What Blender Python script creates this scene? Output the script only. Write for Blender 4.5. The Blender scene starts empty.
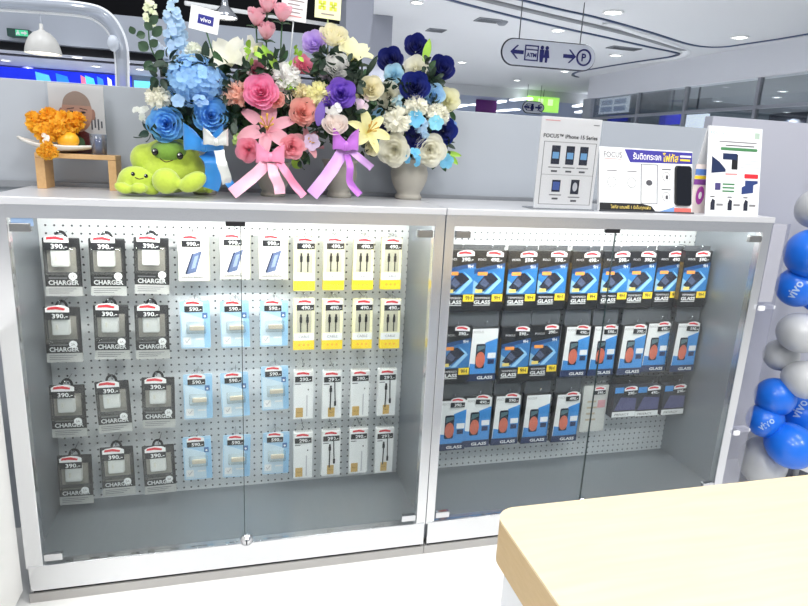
import bpy, bmesh, math, random
from mathutils import Matrix, Vector
R = math.radians
PI = math.pi
scn = bpy.context.scene
COL = scn.collection

# ------------------------------------------------------------------ camera
RIGHT = Vector((0.96585221, -0.25412315, 0.05050667))
UP = Vector((0.01405628, 0.24604287, 0.96915702))
FWD = Vector((0.25871204, 0.93535252, -0.24121307))
CAM = Vector((-0.5899, -1.7154, 1.3277))
F = 608.57
cd = bpy.data.cameras.new('camera')
cam = bpy.data.objects.new('camera', cd)
COL.objects.link(cam)
cd.sensor_width = 36.0
cd.lens = F / 808 * 36.0
cd.clip_start = 0.05
cd.clip_end = 200
m = Matrix((RIGHT, UP, -FWD)).transposed().to_4x4()
m.translation = CAM
cam.matrix_world = m
scn.camera = cam

def ray(px, py): return FWD * F + RIGHT * (px - 404) - UP * (py - 303)
def at_y(px, py, Y):
    d = ray(px, py); return CAM + d * ((Y - CAM.y) / d.y)
def at_z(px, py, Z):
    d = ray(px, py); return CAM + d * ((Z - CAM.z) / d.z)
def at_x(px, py, X):
    d = ray(px, py); return CAM + d * ((X - CAM.x) / d.x)
def mpp(P): return (Vector(P) - CAM).dot(FWD) / F       # metres per photo pixel at a point

# ------------------------------------------------------------------ materials
def lin(c):
    c = c / 255.0
    return c / 12.92 if c <= 0.04045 else ((c + 0.055) / 1.055) ** 2.4
def rgb(*c): return (lin(c[0]), lin(c[1]), lin(c[2]), 1)
MATS = {}
def mat(name, c, rough=0.5, metal=0.0, var=0.05, scale=40, sheen=0.0, bump=0.0, stretch=None, spec=0.5, coat=0.0):
    if name in MATS: return MATS[name]
    mt = bpy.data.materials.new(name); mt.use_nodes = True
    nt = mt.node_tree; b = nt.nodes['Principled BSDF']
    b.inputs['Roughness'].default_value = rough
    b.inputs['Metallic'].default_value = metal
    b.inputs['Specular IOR Level'].default_value = spec
    if sheen: b.inputs['Sheen Weight'].default_value = sheen
    if coat: b.inputs['Coat Weight'].default_value = coat
    col = rgb(*c)
    tc = nt.nodes.new('ShaderNodeTexCoord')
    nz = nt.nodes.new('ShaderNodeTexNoise'); nz.inputs['Scale'].default_value = scale
    nz.inputs['Detail'].default_value = 3
    src = tc.outputs['Object']
    if stretch:
        mp = nt.nodes.new('ShaderNodeMapping'); mp.inputs['Scale'].default_value = stretch
        nt.links.new(src, mp.inputs['Vector']); src = mp.outputs['Vector']
    nt.links.new(src, nz.inputs['Vector'])
    mx = nt.nodes.new('ShaderNodeMix'); mx.data_type = 'RGBA'
    mx.inputs[6].default_value = tuple(x * (1 - var) for x in col[:3]) + (1,)
    mx.inputs[7].default_value = tuple(min(1, x * (1 + var)) for x in col[:3]) + (1,)
    nt.links.new(nz.outputs['Fac'], mx.inputs[0])
    nt.links.new(mx.outputs[2], b.inputs['Base Color'])
    if bump:
        bp = nt.nodes.new('ShaderNodeBump'); bp.inputs['Strength'].default_value = bump
        bp.inputs['Distance'].default_value = 0.002
        nt.links.new(nz.outputs['Fac'], bp.inputs['Height']); nt.links.new(bp.outputs['Normal'], b.inputs['Normal'])
    MATS[name] = mt
    return mt
def emis(name, c, s):
    if name in MATS: return MATS[name]
    mt = bpy.data.materials.new(name); mt.use_nodes = True
    nt = mt.node_tree; b = nt.nodes['Principled BSDF']
    b.inputs['Base Color'].default_value = rgb(*c)
    b.inputs['Emission Color'].default_value = rgb(*c)
    b.inputs['Emission Strength'].default_value = s
    MATS[name] = mt; return mt
def clear(name, c=(255, 255, 255), refl=0.06, rough=0.02, haze=0.0, hazec=(200, 205, 210), frost=None):
    """thin clear sheet: transparent + glossy by fresnel, optional haze (diffuse)"""
    if name in MATS: return MATS[name]
    mt = bpy.data.materials.new(name); mt.use_nodes = True
    nt = mt.node_tree; nt.nodes.clear()
    out = nt.nodes.new('ShaderNodeOutputMaterial')
    tr = nt.nodes.new('ShaderNodeBsdfTransparent'); tr.inputs['Color'].default_value = rgb(*c)
    gl = nt.nodes.new('ShaderNodeBsdfGlossy'); gl.inputs['Roughness'].default_value = rough
    fr = nt.nodes.new('ShaderNodeFresnel'); fr.inputs['IOR'].default_value = 1.25
    ad = nt.nodes.new('ShaderNodeMath'); ad.operation = 'MULTIPLY_ADD'
    ad.inputs[1].default_value = 0.7; ad.inputs[2].default_value = refl * 0.3
    nt.links.new(fr.outputs[0], ad.inputs[0])
    last = tr.outputs[0]
    if haze:
        df = nt.nodes.new('ShaderNodeBsdfDiffuse'); df.inputs['Color'].default_value = rgb(*hazec)
        m1 = nt.nodes.new('ShaderNodeMixShader'); m1.inputs[0].default_value = haze
        nt.links.new(last, m1.inputs[1]); nt.links.new(df.outputs[0], m1.inputs[2]); last = m1.outputs[0]
    m2 = nt.nodes.new('ShaderNodeMixShader')
    nt.links.new(ad.outputs[0], m2.inputs[0]); nt.links.new(last, m2.inputs[1]); nt.links.new(gl.outputs[0], m2.inputs[2])
    nt.links.new(m2.outputs[0], out.inputs['Surface'])
    MATS[name] = mt; return mt
def pegboard_mat():
    mt = bpy.data.materials.new('pegboard'); mt.use_nodes = True
    nt = mt.node_tree; b = nt.nodes['Principled BSDF']; b.inputs['Roughness'].default_value = 0.45
    tc = nt.nodes.new('ShaderNodeTexCoord')
    mu = nt.nodes.new('ShaderNodeVectorMath'); mu.operation = 'SCALE'; mu.inputs['Scale'].default_value = 1 / 0.0243
    fr = nt.nodes.new('ShaderNodeVectorMath'); fr.operation = 'FRACTION'
    sb = nt.nodes.new('ShaderNodeVectorMath'); sb.operation = 'SUBTRACT'; sb.inputs[1].default_value = (.5, .5, .5)
    ml = nt.nodes.new('ShaderNodeVectorMath'); ml.operation = 'MULTIPLY'; ml.inputs[1].default_value = (1, 0, 1)
    ln = nt.nodes.new('ShaderNodeVectorMath'); ln.operation = 'LENGTH'
    lt = nt.nodes.new('ShaderNodeMath'); lt.operation = 'LESS_THAN'; lt.inputs[1].default_value = 0.135
    mx = nt.nodes.new('ShaderNodeMix'); mx.data_type = 'RGBA'
    mx.inputs[6].default_value = rgb(226, 228, 230); mx.inputs[7].default_value = rgb(66, 68, 74)
    L = nt.links.new
    L(tc.outputs['Object'], mu.inputs[0]); L(mu.outputs[0], fr.inputs[0]); L(fr.outputs[0], sb.inputs[0])
    L(sb.outputs[0], ml.inputs[0]); L(ml.outputs[0], ln.inputs[0]); L(ln.outputs['Value'], lt.inputs[0])
    L(lt.outputs[0], mx.inputs[0]); L(mx.outputs[2], b.inputs['Base Color'])
    return mt
def wood_mat(name, c1, c2, axis=(1, 1, 1), rough=0.4):
    mt = bpy.data.materials.new(name); mt.use_nodes = True
    nt = mt.node_tree; b = nt.nodes['Principled BSDF']; b.inputs['Roughness'].default_value = rough
    tc = nt.nodes.new('ShaderNodeTexCoord'); mp = nt.nodes.new('ShaderNodeMapping'); mp.inputs['Scale'].default_value = axis
    nz = nt.nodes.new('ShaderNodeTexNoise'); nz.inputs['Scale'].default_value = 6; nz.inputs['Detail'].default_value = 6
    nz.inputs['Distortion'].default_value = 0.6
    mx = nt.nodes.new('ShaderNodeMix'); mx.data_type = 'RGBA'
    mx.inputs[6].default_value = rgb(*c1); mx.inputs[7].default_value = rgb(*c2)
    L = nt.links.new
    L(tc.outputs['Object'], mp.inputs['Vector']); L(mp.outputs[0], nz.inputs['Vector'])
    L(nz.outputs['Fac'], mx.inputs[0]); L(mx.outputs[2], b.inputs['Base Color'])
    return mt

STEEL = mat('brushed_steel', (226, 227, 230), 0.27, 1.0, 0.05, 30, stretch=(1, 6, 60))
STEEL_V = mat('brushed_steel_upright', (228, 229, 232), 0.27, 1.0, 0.05, 30, stretch=(60, 6, 1))
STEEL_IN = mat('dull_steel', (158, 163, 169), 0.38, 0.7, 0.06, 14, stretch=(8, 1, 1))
GAP = mat('gap_shade', (18, 18, 20), 0.8)
PEG = pegboard_mat()
GLASS = clear('door_glass', (243, 246, 246), 0.08)
BLIST = clear('blister_plastic', (252, 252, 251), 0.08, 0.08, haze=0.03, hazec=(235, 235, 232))
WHITE = mat('white_print', (240, 240, 240), 0.45, var=0.02)
OFFW = mat('off_white_card', (236, 233, 222), 0.5, var=0.02)
BLACK = mat('black_print', (22, 22, 26), 0.4)
DGREY = mat('dark_grey_card', (38, 37, 39), 0.38, var=0.08)
RED = mat('red_print', (214, 40, 52), 0.45)
CHROME = mat('chrome', (215, 216, 220), 0.15, 1.0, 0.02)

# ------------------------------------------------------------------ object helpers
def link(o, parent=None):
    COL.objects.link(o)
    if parent is not None: o.parent = parent
    return o
def mk(name, bm, mats, parent=None, smooth=True):
    me = bpy.data.meshes.new(name)
    bmesh.ops.recalc_face_normals(bm, faces=bm.faces[:]) if False else None
    bm.to_mesh(me); bm.free()
    for mm in (mats if isinstance(mats, (list, tuple)) else [mats]): me.materials.append(mm)
    if smooth:
        for p in me.polygons: p.use_smooth = True
    return link(bpy.data.objects.new(name, me), parent)
def thing(name, label, cat, loc=(0, 0, 0), rotz=0.0, group=None):
    o = bpy.data.objects.new(name, None); o.empty_display_size = 0.05
    o.location = loc; o.rotation_euler = (0, 0, rotz)
    tag(o, label, cat, group); return link(o)
def tag(o, label, cat, group=None):
    o['label'] = label; o['category'] = cat
    if group: o['group'] = group
    return o
def struct(o): o['kind'] = 'structure'; return o
def dup(root, loc, rotz=None, label=None, group=None):
    r = root.copy(); COL.objects.link(r); r.location = loc
    if rotz is not None: r.rotation_euler = (0, 0, rotz)
    if label: r['label'] = label
    if group: r['group'] = group
    for ch in list(root.children):
        c = ch.copy(); COL.objects.link(c); c.parent = r
        for g in list(ch.children):
            d = g.copy(); COL.objects.link(d); d.parent = c
    return r

def add_box(bm, x0, x1, y0, y1, z0, z1, bev=0.0, seg=2, mi=0, M=None):
    r = bmesh.ops.create_cube(bm, size=1)
    vs = r['verts']
    for v in vs:
        v.co = Vector(((x0 + x1) / 2 + v.co.x * (x1 - x0), (y0 + y1) / 2 + v.co.y * (y1 - y0), (z0 + z1) / 2 + v.co.z * (z1 - z0)))
    fs = set(f for v in vs for f in v.link_faces)
    if bev:
        es = list(set(e for v in vs for e in v.link_edges))
        res = bmesh.ops.bevel(bm, geom=es, offset=bev, segments=seg, affect='EDGES', profile=0.5)
        fs = set(res['faces']) | set(f for f in fs if f.is_valid)
        vs = list(set(v for f in fs for v in f.verts))
    for f in fs: f.material_index = mi
    if M is not None:
        for v in vs: v.co = M @ v.co
    return vs
def box(name, parent, x0, x1, y0, y1, z0, z1, mt, bev=0.0, seg=2):
    bm = bmesh.new(); add_box(bm, min(x0, x1), max(x0, x1), min(y0, y1), max(y0, y1), min(z0, z1), max(z0, z1), bev, seg)
    o = mk(name, bm, mt, parent, smooth=False)
    return o
def add_tube(bm, pts, r, seg=8, closed=False, cap=True):
    pts = [Vector(p) for p in pts]; n = len(pts); rings = []
    prev = None
    for i, p in enumerate(pts):
        a = pts[(i - 1) % n] if (i > 0 or closed) else p
        b = pts[(i + 1) % n] if (i < n - 1 or closed) else p
        t = (b - a).normalized()
        if prev is None:
            s = t.cross(Vector((0, 0, 1)))
            if s.length < 1e-3: s = t.cross(Vector((1, 0, 0)))
        else:
            s = prev - t * prev.dot(t)
        s.normalize(); prev = s; q = t.cross(s)
        rr = r[i] if isinstance(r, (list, tuple)) else r
        rings.append([bm.verts.new(p + s * (rr * math.cos(2 * PI * k / seg)) + q * (rr * math.sin(2 * PI * k / seg))) for k in range(seg)])
    for i in range(n - 1 + (1 if closed else 0)):
        A, B = rings[i], rings[(i + 1) % n]
        for k in range(seg): bm.faces.new((A[k], A[(k + 1) % seg], B[(k + 1) % seg], B[k]))
    if cap and not closed:
        bm.faces.new(rings[0][::-1]); bm.faces.new(rings[-1])
def tube(name, parent, pts, r, mt, seg=8, closed=False):
    bm = bmesh.new(); add_tube(bm, pts, r, seg, closed); return mk(name, bm, mt, parent)
def add_lathe(bm, prof, seg=24, M=Matrix(), mi=0):
    rings = []
    for (r, z) in prof:
        rings.append([bm.verts.new(M @ Vector((max(r, 1e-5) * math.cos(2 * PI * k / seg), max(r, 1e-5) * math.sin(2 * PI * k / seg), z))) for k in range(seg)])
    for A, B in zip(rings, rings[1:]):
        for k in range(seg):
            f = bm.faces.new((A[k], A[(k + 1) % seg], B[(k + 1) % seg], B[k])); f.material_index = mi
def lathe(name, parent, prof, mt, seg=24, M=Matrix()):
    bm = bmesh.new(); add_lathe(bm, prof, seg, M); return mk(name, bm, mt, parent)
def add_ell(bm, c, r, seg=16, M=None):
    res = bmesh.ops.create_uvsphere(bm, u_segments=seg, v_segments=seg // 2 + 2, radius=1)
    for v in res['verts']:
        p = Vector((v.co.x * r[0], v.co.y * r[1], v.co.z * r[2]))
        if M is not None: p = M @ p
        v.co = p + Vector(c)
def ell(name, parent, c, r, mt, seg=16, M=None):
    bm = bmesh.new(); add_ell(bm, c, r, seg, M); return mk(name, bm, mt, parent)
def add_poly(bm, pts, y0, y1, mi=0):
    """extruded polygon in the XZ plane"""
    A = [bm.verts.new((x, y0, z)) for x, z in pts]; B = [bm.verts.new((x, y1, z)) for x, z in pts]
    n = len(pts)
    fs = [bm.faces.new(A), bm.faces.new(B[::-1])]
    for i in range(n): fs.append(bm.faces.new((A[(i + 1) % n], A[i], B[i], B[(i + 1) % n])))
    for f in fs: f.material_index = mi
def poly(name, parent, pts, y0, y1, mt):
    bm = bmesh.new(); add_poly(bm, pts, y0, y1); bmesh.ops.recalc_face_normals(bm, faces=bm.faces[:])
    return mk(name, bm, mt, parent, smooth=False)
def arc(cx, cz, r, a0, a1, n=10, rz=None):
    return [(cx + r * math.cos(R(a0 + (a1 - a0) * i / n)), cz + (rz or r) * math.sin(R(a0 + (a1 - a0) * i / n))) for i in range(n + 1)]
def rrect(x0, x1, z0, z1, r, n=5):
    return arc(x1 - r, z1 - r, r, 0, 90, n) + arc(x0 + r, z1 - r, r, 90, 180, n) + arc(x0 + r, z0 + r, r, 180, 270, n) + arc(x1 - r, z0 + r, r, 270, 360, n)
TXT = {}
def text_mesh(s, bold=0.0):
    k = (s, bold)
    if k in TXT: return TXT[k]
    cu = bpy.data.curves.new('t', 'FONT'); cu.body = s; cu.align_x = 'CENTER'; cu.align_y = 'CENTER'
    cu.size = 1; cu.offset = bold; cu.resolution_u = 2
    o = bpy.data.objects.new('t', cu); COL.objects.link(o)
    dg = bpy.context.evaluated_depsgraph_get(); dg.update()
    me = bpy.data.meshes.new_from_object(o.evaluated_get(dg))
    bpy.data.objects.remove(o)
    me.materials.clear()
    xs = [v.co.x for v in me.vertices] or [0, 1]; ys = [v.co.y for v in me.vertices] or [0, 1]
    w, h = max(xs) - min(xs), max(ys) - min(ys); cx, cy = (max(xs) + min(xs)) / 2, (max(ys) + min(ys)) / 2
    for v in me.vertices: v.co.x -= cx; v.co.y -= cy
    TXT[k] = (me, w, h); return TXT[k]
def text(name, parent, s, x, y, z, mt, w=None, h=None, bold=0.0, roll=0.0, M=None):
    """flat lettering facing -Y centred at x,y,z; w = target width or h = target height"""
    me, tw, th = text_mesh(s, bold)
    me = me.copy(); me.name = name
    sx = sz = (w / tw) if w else (h / th)
    if w and h: sz = h / th
    cr, sr = math.cos(roll), math.sin(roll)
    for v in me.vertices:
        a, b = v.co.x * sx, v.co.y * sz
        v.co = Vector((x + a * cr - b * sr, y, z + a * sr + b * cr))
        if M is not None: v.co = M @ v.co
    me.materials.append(mt)
    return link(bpy.data.objects.new(name, me), parent)
def disc(name, parent, x, y, z, r, mt, th=0.0006, n=16):
    return poly(name, parent, arc(x, z, r, 0, 360 - 360 / n, n - 1), y, y + th, mt)
def spline(pts, n=8):
    pts = [Vector(p) for p in pts]; out = []
    for i in range(len(pts) - 1):
        p0 = pts[max(i - 1, 0)]; p1 = pts[i]; p2 = pts[i + 1]; p3 = pts[min(i + 2, len(pts) - 1)]
        for k in range(n):
            t = k / n
            out.append(0.5 * ((2 * p1) + (-p0 + p2) * t + (2 * p0 - 5 * p1 + 4 * p2 - p3) * t * t + (-p0 + 3 * p1 - 3 * p2 + p3) * t ** 3))
    out.append(pts[-1]); return out

# ================================================================== SETTING
FLOOR_M = mat('white_gloss_floor', (238, 238, 236), 0.18, 0, 0.02, 3)
FLOOR_FAR = FLOOR_M
CEIL_M = mat('mall_ceiling_white', (205, 207, 212), 0.7, 0, 0.02, 0.5)
struct(box('floor', None, -30, 40, -6, 45, -0.1, 0, FLOOR_M))
PART_L = mat('frosted_partition', (172, 178, 186), 0.28, 0, 0.06, 1.3, stretch=(0.3, 1, 2.5))
PART_R = mat('grey_partition_panel', (178, 180, 192), 0.35, 0, 0.04, 1.5)
pl = struct(box('wall_back', None, -3.2, 1.213, 0.40, 0.44, 0.0, 1.477, PART_L, 0.002))
struct(box('wall_back_right', None, 1.215, 3.2, 0.395, 0.44, 0.0, 1.525, PART_R, 0.002))
RAIL = mat('dark_channel', (88, 92, 98), 0.4, 0.5)
CHAN = mat('partition_channel', (150, 154, 160), 0.4, 0.3)
struct(box('trim_1', None, -1.6, 1.15, 0.385, 0.3995, 1.165, 1.184, CHAN))

# main mall ceiling and its coves
def plate(name, pts, z0, z1, mt):
    bm = bmesh.new()
    A = [bm.verts.new((x, y, z0)) for x, y in pts]; B = [bm.verts.new((x, y, z1)) for x, y in pts]
    n = len(pts); bm.faces.new(A[::-1]); bm.faces.new(B)
    for i in range(n): bm.faces.new((A[i], A[(i + 1) % n], B[(i + 1) % n], B[i]))
    bmesh.ops.recalc_face_normals(bm, faces=bm.faces[:])
    return mk(name, bm, mt, smooth=False)
CZ = 3.2
struct(plate('ceiling', [(0.5, 3.6), (16.0, 3.6), (16.0, 15.0), (2.8, 15.0)], CZ, CZ + 0.15, CEIL_M))
# dark blue cove strips following the curved soffit edge
COVE = mat('cove_blue', (18, 48, 92), 0.4)
COVEG = mat('cove_grey', (120, 122, 128), 0.6)
def ceil_line(name, px, w, mt, dz=0.0, n=6):
    pts = spline([at_z(x, y, CZ - dz) for x, y in px], n)
    for p in pts: p.x = min(p.x, 7.2 - w / 2 - .01)
    bm = bmesh.new(); prev = None
    for i, p in enumerate(pts):
        t = (pts[min(i + 1, len(pts) - 1)] - pts[max(i - 1, 0)]).normalized()
        s = Vector((t.y, -t.x, 0)).normalized() * (w / 2)
        ring = [bm.verts.new(p + s + Vector((0, 0, 0.03))), bm.verts.new(p - s + Vector((0, 0, 0.03))), bm.verts.new(p - s - Vector((0, 0, 0.012))), bm.verts.new(p + s - Vector((0, 0, 0.012)))]
        if prev:
            for k in range(4): bm.faces.new((prev[k], prev[(k + 1) % 4], ring[(k + 1) % 4], ring[k]))
        prev = ring
    bmesh.ops.recalc_face_normals(bm, faces=bm.faces[:])
    return struct(mk(name, bm, mt))
lineB = [(440, -3), (505, 14), (560, 27), (610, 38), (650, 47), (672, 51.5), (678, 54), (668, 57), (640, 61), (600, 67.5), (577, 72), (573, 75), (578, 77)]
lineA = [(515, -2), (560, 9), (600, 18), (650, 32), (685, 43), (705, 46.5), (725, 46.5), (750, 43), (780, 38.5), (812, 33)]
lineG = [(478, -2), (540, 13), (600, 27), (640, 37), (668, 45.5), (684, 50)]
ceil_line('trim_2', lineB, 0.07, COVE)
ceil_line('trim_3', lineA, 0.06, COVE)
ceil_line('trim_4', lineG, 0.12, COVEG, 0.005)
lineW = [(606, 23), (650, 37), (676, 46), (686, 51), (684, 55), (668, 59), (640, 63)]
ceil_line('trim_5', lineW, 0.12, mat('cove_white', (226, 228, 232), 0.5), 0.004)

# far lower ceiling beyond the soffit edge, with linear lamps
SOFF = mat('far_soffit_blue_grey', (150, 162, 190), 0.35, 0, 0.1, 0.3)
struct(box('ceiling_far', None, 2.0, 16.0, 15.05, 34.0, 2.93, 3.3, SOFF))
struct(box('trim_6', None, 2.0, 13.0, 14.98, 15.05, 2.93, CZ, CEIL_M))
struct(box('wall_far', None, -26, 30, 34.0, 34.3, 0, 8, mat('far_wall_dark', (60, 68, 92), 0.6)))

# ------------------------------------------------- storefront on the right
SX = 7.2
pa, pb = at_x(812, 76.6, SX), at_x(590, 94.6, SX)
zb = (pa.z + pb.z) / 2
bulk = struct(box('wall_right', None, SX, SX + 0.25, 2.0, pb.y + 0.1, zb, CZ - 0.001, mat('bulkhead_white', (212, 214, 221), 0.6, 0, 0.02, 1)))
MUL = mat('mullion_grey', (150, 153, 160), 0.4, 0.5)
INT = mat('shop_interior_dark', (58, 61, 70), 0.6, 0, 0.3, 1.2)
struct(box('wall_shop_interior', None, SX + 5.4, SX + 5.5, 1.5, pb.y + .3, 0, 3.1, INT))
struct(box('wall_shop_end', None, SX + 0.3, SX + 5.4, pb.y + .3, pb.y + .4, 0, 3.1, mat('shop_end_wall', (120, 132, 140), 0.6)))
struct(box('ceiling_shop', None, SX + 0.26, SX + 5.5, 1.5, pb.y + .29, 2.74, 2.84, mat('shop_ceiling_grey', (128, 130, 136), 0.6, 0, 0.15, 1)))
wf = thing('window_1', 'dark glass storefront with grey mullions under a white bulkhead', 'window', (SX, 0, 0)); wf['kind'] = 'structure'
del wf['label'], wf['category']
ys = [at_x(x, 95, SX).y for x in (592, 637, 684, 755, 812)]
for y in ys: box('mullion', wf, 0.03, 0.10, y - 0.03, y + 0.03, 0, zb, MUL)
zt = at_x(755, 107, SX).z
box('transom', wf, 0.035, 0.095, 2.0, ys[0] - 0.03, zt - 0.025, zt + 0.025, MUL)
DG = clear('storefront_glass', (238, 242, 244), 0.18, 0.02)
box('pane', wf, 0.06, 0.068, 2.0, ys[0], 0, zb, DG)
box('end_post', wf, 0.0, 0.22, ys[0], ys[0] + 0.35, 0, zb - .001, mat('end_post_grey', (150, 156, 164), 0.5))

# ------------------------------------------------- left side: upper floor edge, dark void, lower ceiling
def wall_strip(name, pxa, pxb, Y, pad, mt, dy=0.2, slope=0.0):
    """horizontal band seen between two photo rows at depth Y"""
    a = at_y(pxa[0], pxa[1], Y); b = at_y(pxb[0], pxb[1], Y)
    return struct(box(name, None, a.x - pad, b.x + pad, Y, Y + dy, min(a.z, b.z), max(a.z, b.z), mt))
YB = 13.0
YS = 15.9
XBAL = at_y(372, 50, YB).x
z_top = at_y(70, 10, YB).z; z_bot = at_y(70, 45.5, YB).z; z_low = at_y(70, 57, YB).z
GREYB = mat('balcony_grey', (176, 182, 194), 0.5, 0, 0.03, 0.6)
struct(box('wall_left_balcony', None, -14, XBAL, YB, YB + 0.3, z_bot, z_top, GREYB))
struct(box('trim_7', None, -14, XBAL, YB + 0.25, YB + 0.5, z_low - 0.02, z_bot, mat('slot_shade', (26, 26, 32), 0.7)))  # black face paints in the shade of the recess
struct(box('ceiling_left', None, -14, XBAL + .3, YB + 0.05, YS + .25, z_low, z_low + 0.04, mat('low_ceiling_lilac', (186, 190, 204), 0.6, 0, 0.03, 0.5)))
struct(box('ceiling_void', None, -24, 3.0, 9.0, 40, 8.2, 8.4, mat('void_shade', (20, 20, 26), 0.8)))  # black sheets, this and the wall behind, paint in the void's darkness
struct(box('wall_void', None, -24, XBAL + 1.4, 21.0, 21.2, 3.05, 8.3, MATS['void_shade']))
YC = 7.5
ca, cb = at_y(345, 60, YC), at_y(391, 60, YC)
struct(box('wall_pillar', None, ca.x, cb.x, YC, YC + 0.6, 0, 5.2, mat('pillar_grey', (148, 151, 162), 0.55, 0, 0.03, 0.8)))
# white rail sloping along the dark void
p0, p1 = at_y(185, 3, 9.5), at_y(347, 27.5, 11.2)
struct(tube('trim_8', None, [p0, p1], 0.035, WHITE))

# blue screen band
YS = 15.9
s0, s1 = at_y(-40, 64, YS), at_y(131, 79.5, YS)
zt0 = min(at_y(60, 70.5, YS).z, z_low - .004) + .04
scr = thing('led_screen', 'long bright blue LED advertising band below the far left ceiling', 'screen', ((s0.x + s1.x) / 2, YS, zt0 - 0.67))
box('panel', scr, s0.x - scr.location.x, s1.x - scr.location.x, 0, 0.08, 0.0, 0.62, emis('screen_blue', (20, 42, 205), 0.9))
for px, w, c in ((45, 14, (90, 190, 250)), (64, 12, (40, 130, 245)), (84, 5, (230, 120, 150)), (91, 9, (90, 210, 250)), (101, 6, (60, 140, 250)), (110, 4, (240, 240, 250)), (118, 6, (30, 60, 210))):
    p = at_y(px, 77, YS); hw = w * mpp(p) / 2
    poly('screen_graphic', scr, [(p.x - hw - scr.location.x, .05), (p.x + hw * 1.3 - scr.location.x, .05), (p.x + hw * .5 - scr.location.x, .5), (p.x - hw * 1.2 - scr.location.x, .56)], -0.01, -0.002, emis('screen_col%d' % px, c, 0.9))
s2, s3 = at_y(134, 82, YS), at_y(156, 86, YS)
sc2 = thing('led_screen', 'short cyan and pink lit sign behind the eucalyptus leaves', 'screen', ((s2.x + s3.x) / 2, YS + 0.02, s2.z - 0.38))
box('panel', sc2, s2.x - sc2.location.x, s3.x - sc2.location.x, 0, 0.06, 0, 0.42, emis('screen_cyan', (120, 220, 250), 0.9))
box('pink_stripe', sc2, s2.x - sc2.location.x, s3.x - sc2.location.x, -0.01, -0.001, 0, 0.12, emis('screen_pink', (225, 120, 220), 0.9))

struct(box('wall_left_far', None, -14, XBAL + .6, YS + .081, YS + .2, 0, z_low - .001, mat('far_left_wall_grey', (150, 154, 168), .6)))
# ------------------------------------------------- ceiling fittings
LAMPW = emis('downlight_glow', (255, 255, 255), 6.0)
def spot(x, y, z, r, pw):
    l = bpy.data.lights.new('downlight_beam', 'SPOT'); l.energy = pw * 4.0; l.shadow_soft_size = r * .8; l.spot_size = R(128); l.spot_blend = .6; l.color = (.95, .97, 1)
    o = bpy.data.objects.new('downlight_beam', l); o.location = (x, y, z); COL.objects.link(o)
def downlight(px, py, Z, r, label, group):
    p = at_z(px, py, Z)
    r *= .78
    t = thing('downlight', label, 'ceiling light', (p.x, p.y, Z - 0.02), 0, group)
    bm = bmesh.new(); add_lathe(bm, [(r * 1.0, 0.019), (r * 1.25, 0.019), (r * 1.25, 0.008), (r, 0.003), (r * 0.98, 0.018)], 20); mk('trim_ring', bm, WHITE, t)
    lathe('lamp', t, [(0.0, 0.012), (r * 0.95, 0.012), (r * 0.95, 0.018)], LAMPW, 20)
    if Z < 3.1 or p.x < 5.2: spot(p.x, p.y, Z - .03, r * .9, (80 if p.x < 5.2 else 22) if Z > 3.1 else (45 if p.x < 3 else 75))
DL = [(558, 30, .11, 'round downlight in the white ceiling just above the oval sign'), (462, 62, .10, 'round downlight in the white ceiling above the navy rose, left of the oval sign'), (517, 80, .10, 'round downlight in the ceiling below the oval sign'),
      (481, 87, .09, 'small round downlight in the ceiling above the purple banner'), (525, 90, .09, 'small round downlight in the ceiling near the lime green sign'), (565, 71, .10, 'round downlight in the ceiling under the right end of the oval sign'),
      (616, 55, .12, 'round downlight inside the curved cove tip'), (613, 12, .14, 'large round downlight beyond the cove line near the top edge'), (740, 37, .13, 'round downlight above the storefront bulkhead at right'), (417, 2, .09, 'round downlight at the top edge beside the grey pillar')]
for px, py, r, lb in DL: downlight(px, py, CZ, r, lb, 'downlights of the mall ceiling')
for px, py, lb in ((5, 60, 'leftmost round downlight under the low lilac ceiling'), (28, 67, 'low ceiling downlight directly under the white pendant lamp'), (77, 57, 'low ceiling downlight right of the white pendant lamp'), (96, 66, 'low ceiling downlight left of the curved arch'), (140, 69, 'low ceiling downlight right of the curved arch')):
    downlight(px, py, z_low, 0.12, lb, 'downlights under the far left ceiling')
VENT = mat('vent_grey', (128, 132, 140), 0.6)
for px, py, w, lb in ((488, 20, .35, 'flat grey vent slot in the ceiling above the blue bouquet'), (436, 30, .28, 'small grey ceiling vent above the navy roses'), (624, 48, .55, 'wide grey air vent inside the curved cove')):
    p = at_z(px, py, CZ); t = thing('ceiling_vent', lb, 'vent', (p.x, p.y, CZ - 0.015))
    box('frame', t, -w / 2, w / 2, -.12, .12, 0.0, 0.0149, VENT, .003)
    for k in range(4): box('slat', t, -w / 2 + .02, w / 2 - .02, -.09 + k * .05, -.07 + k * .05, -0.004, 0, RAIL)
p = at_z(502, 21.5, CZ); t = tag(lathe('smoke_detector', None, [(0, -.05), (.05, -.05), (.08, -.02), (.09, 0)], VENT, 20), 'small round grey smoke detector beside the ceiling vent', 'detector'); t.location = p

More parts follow.
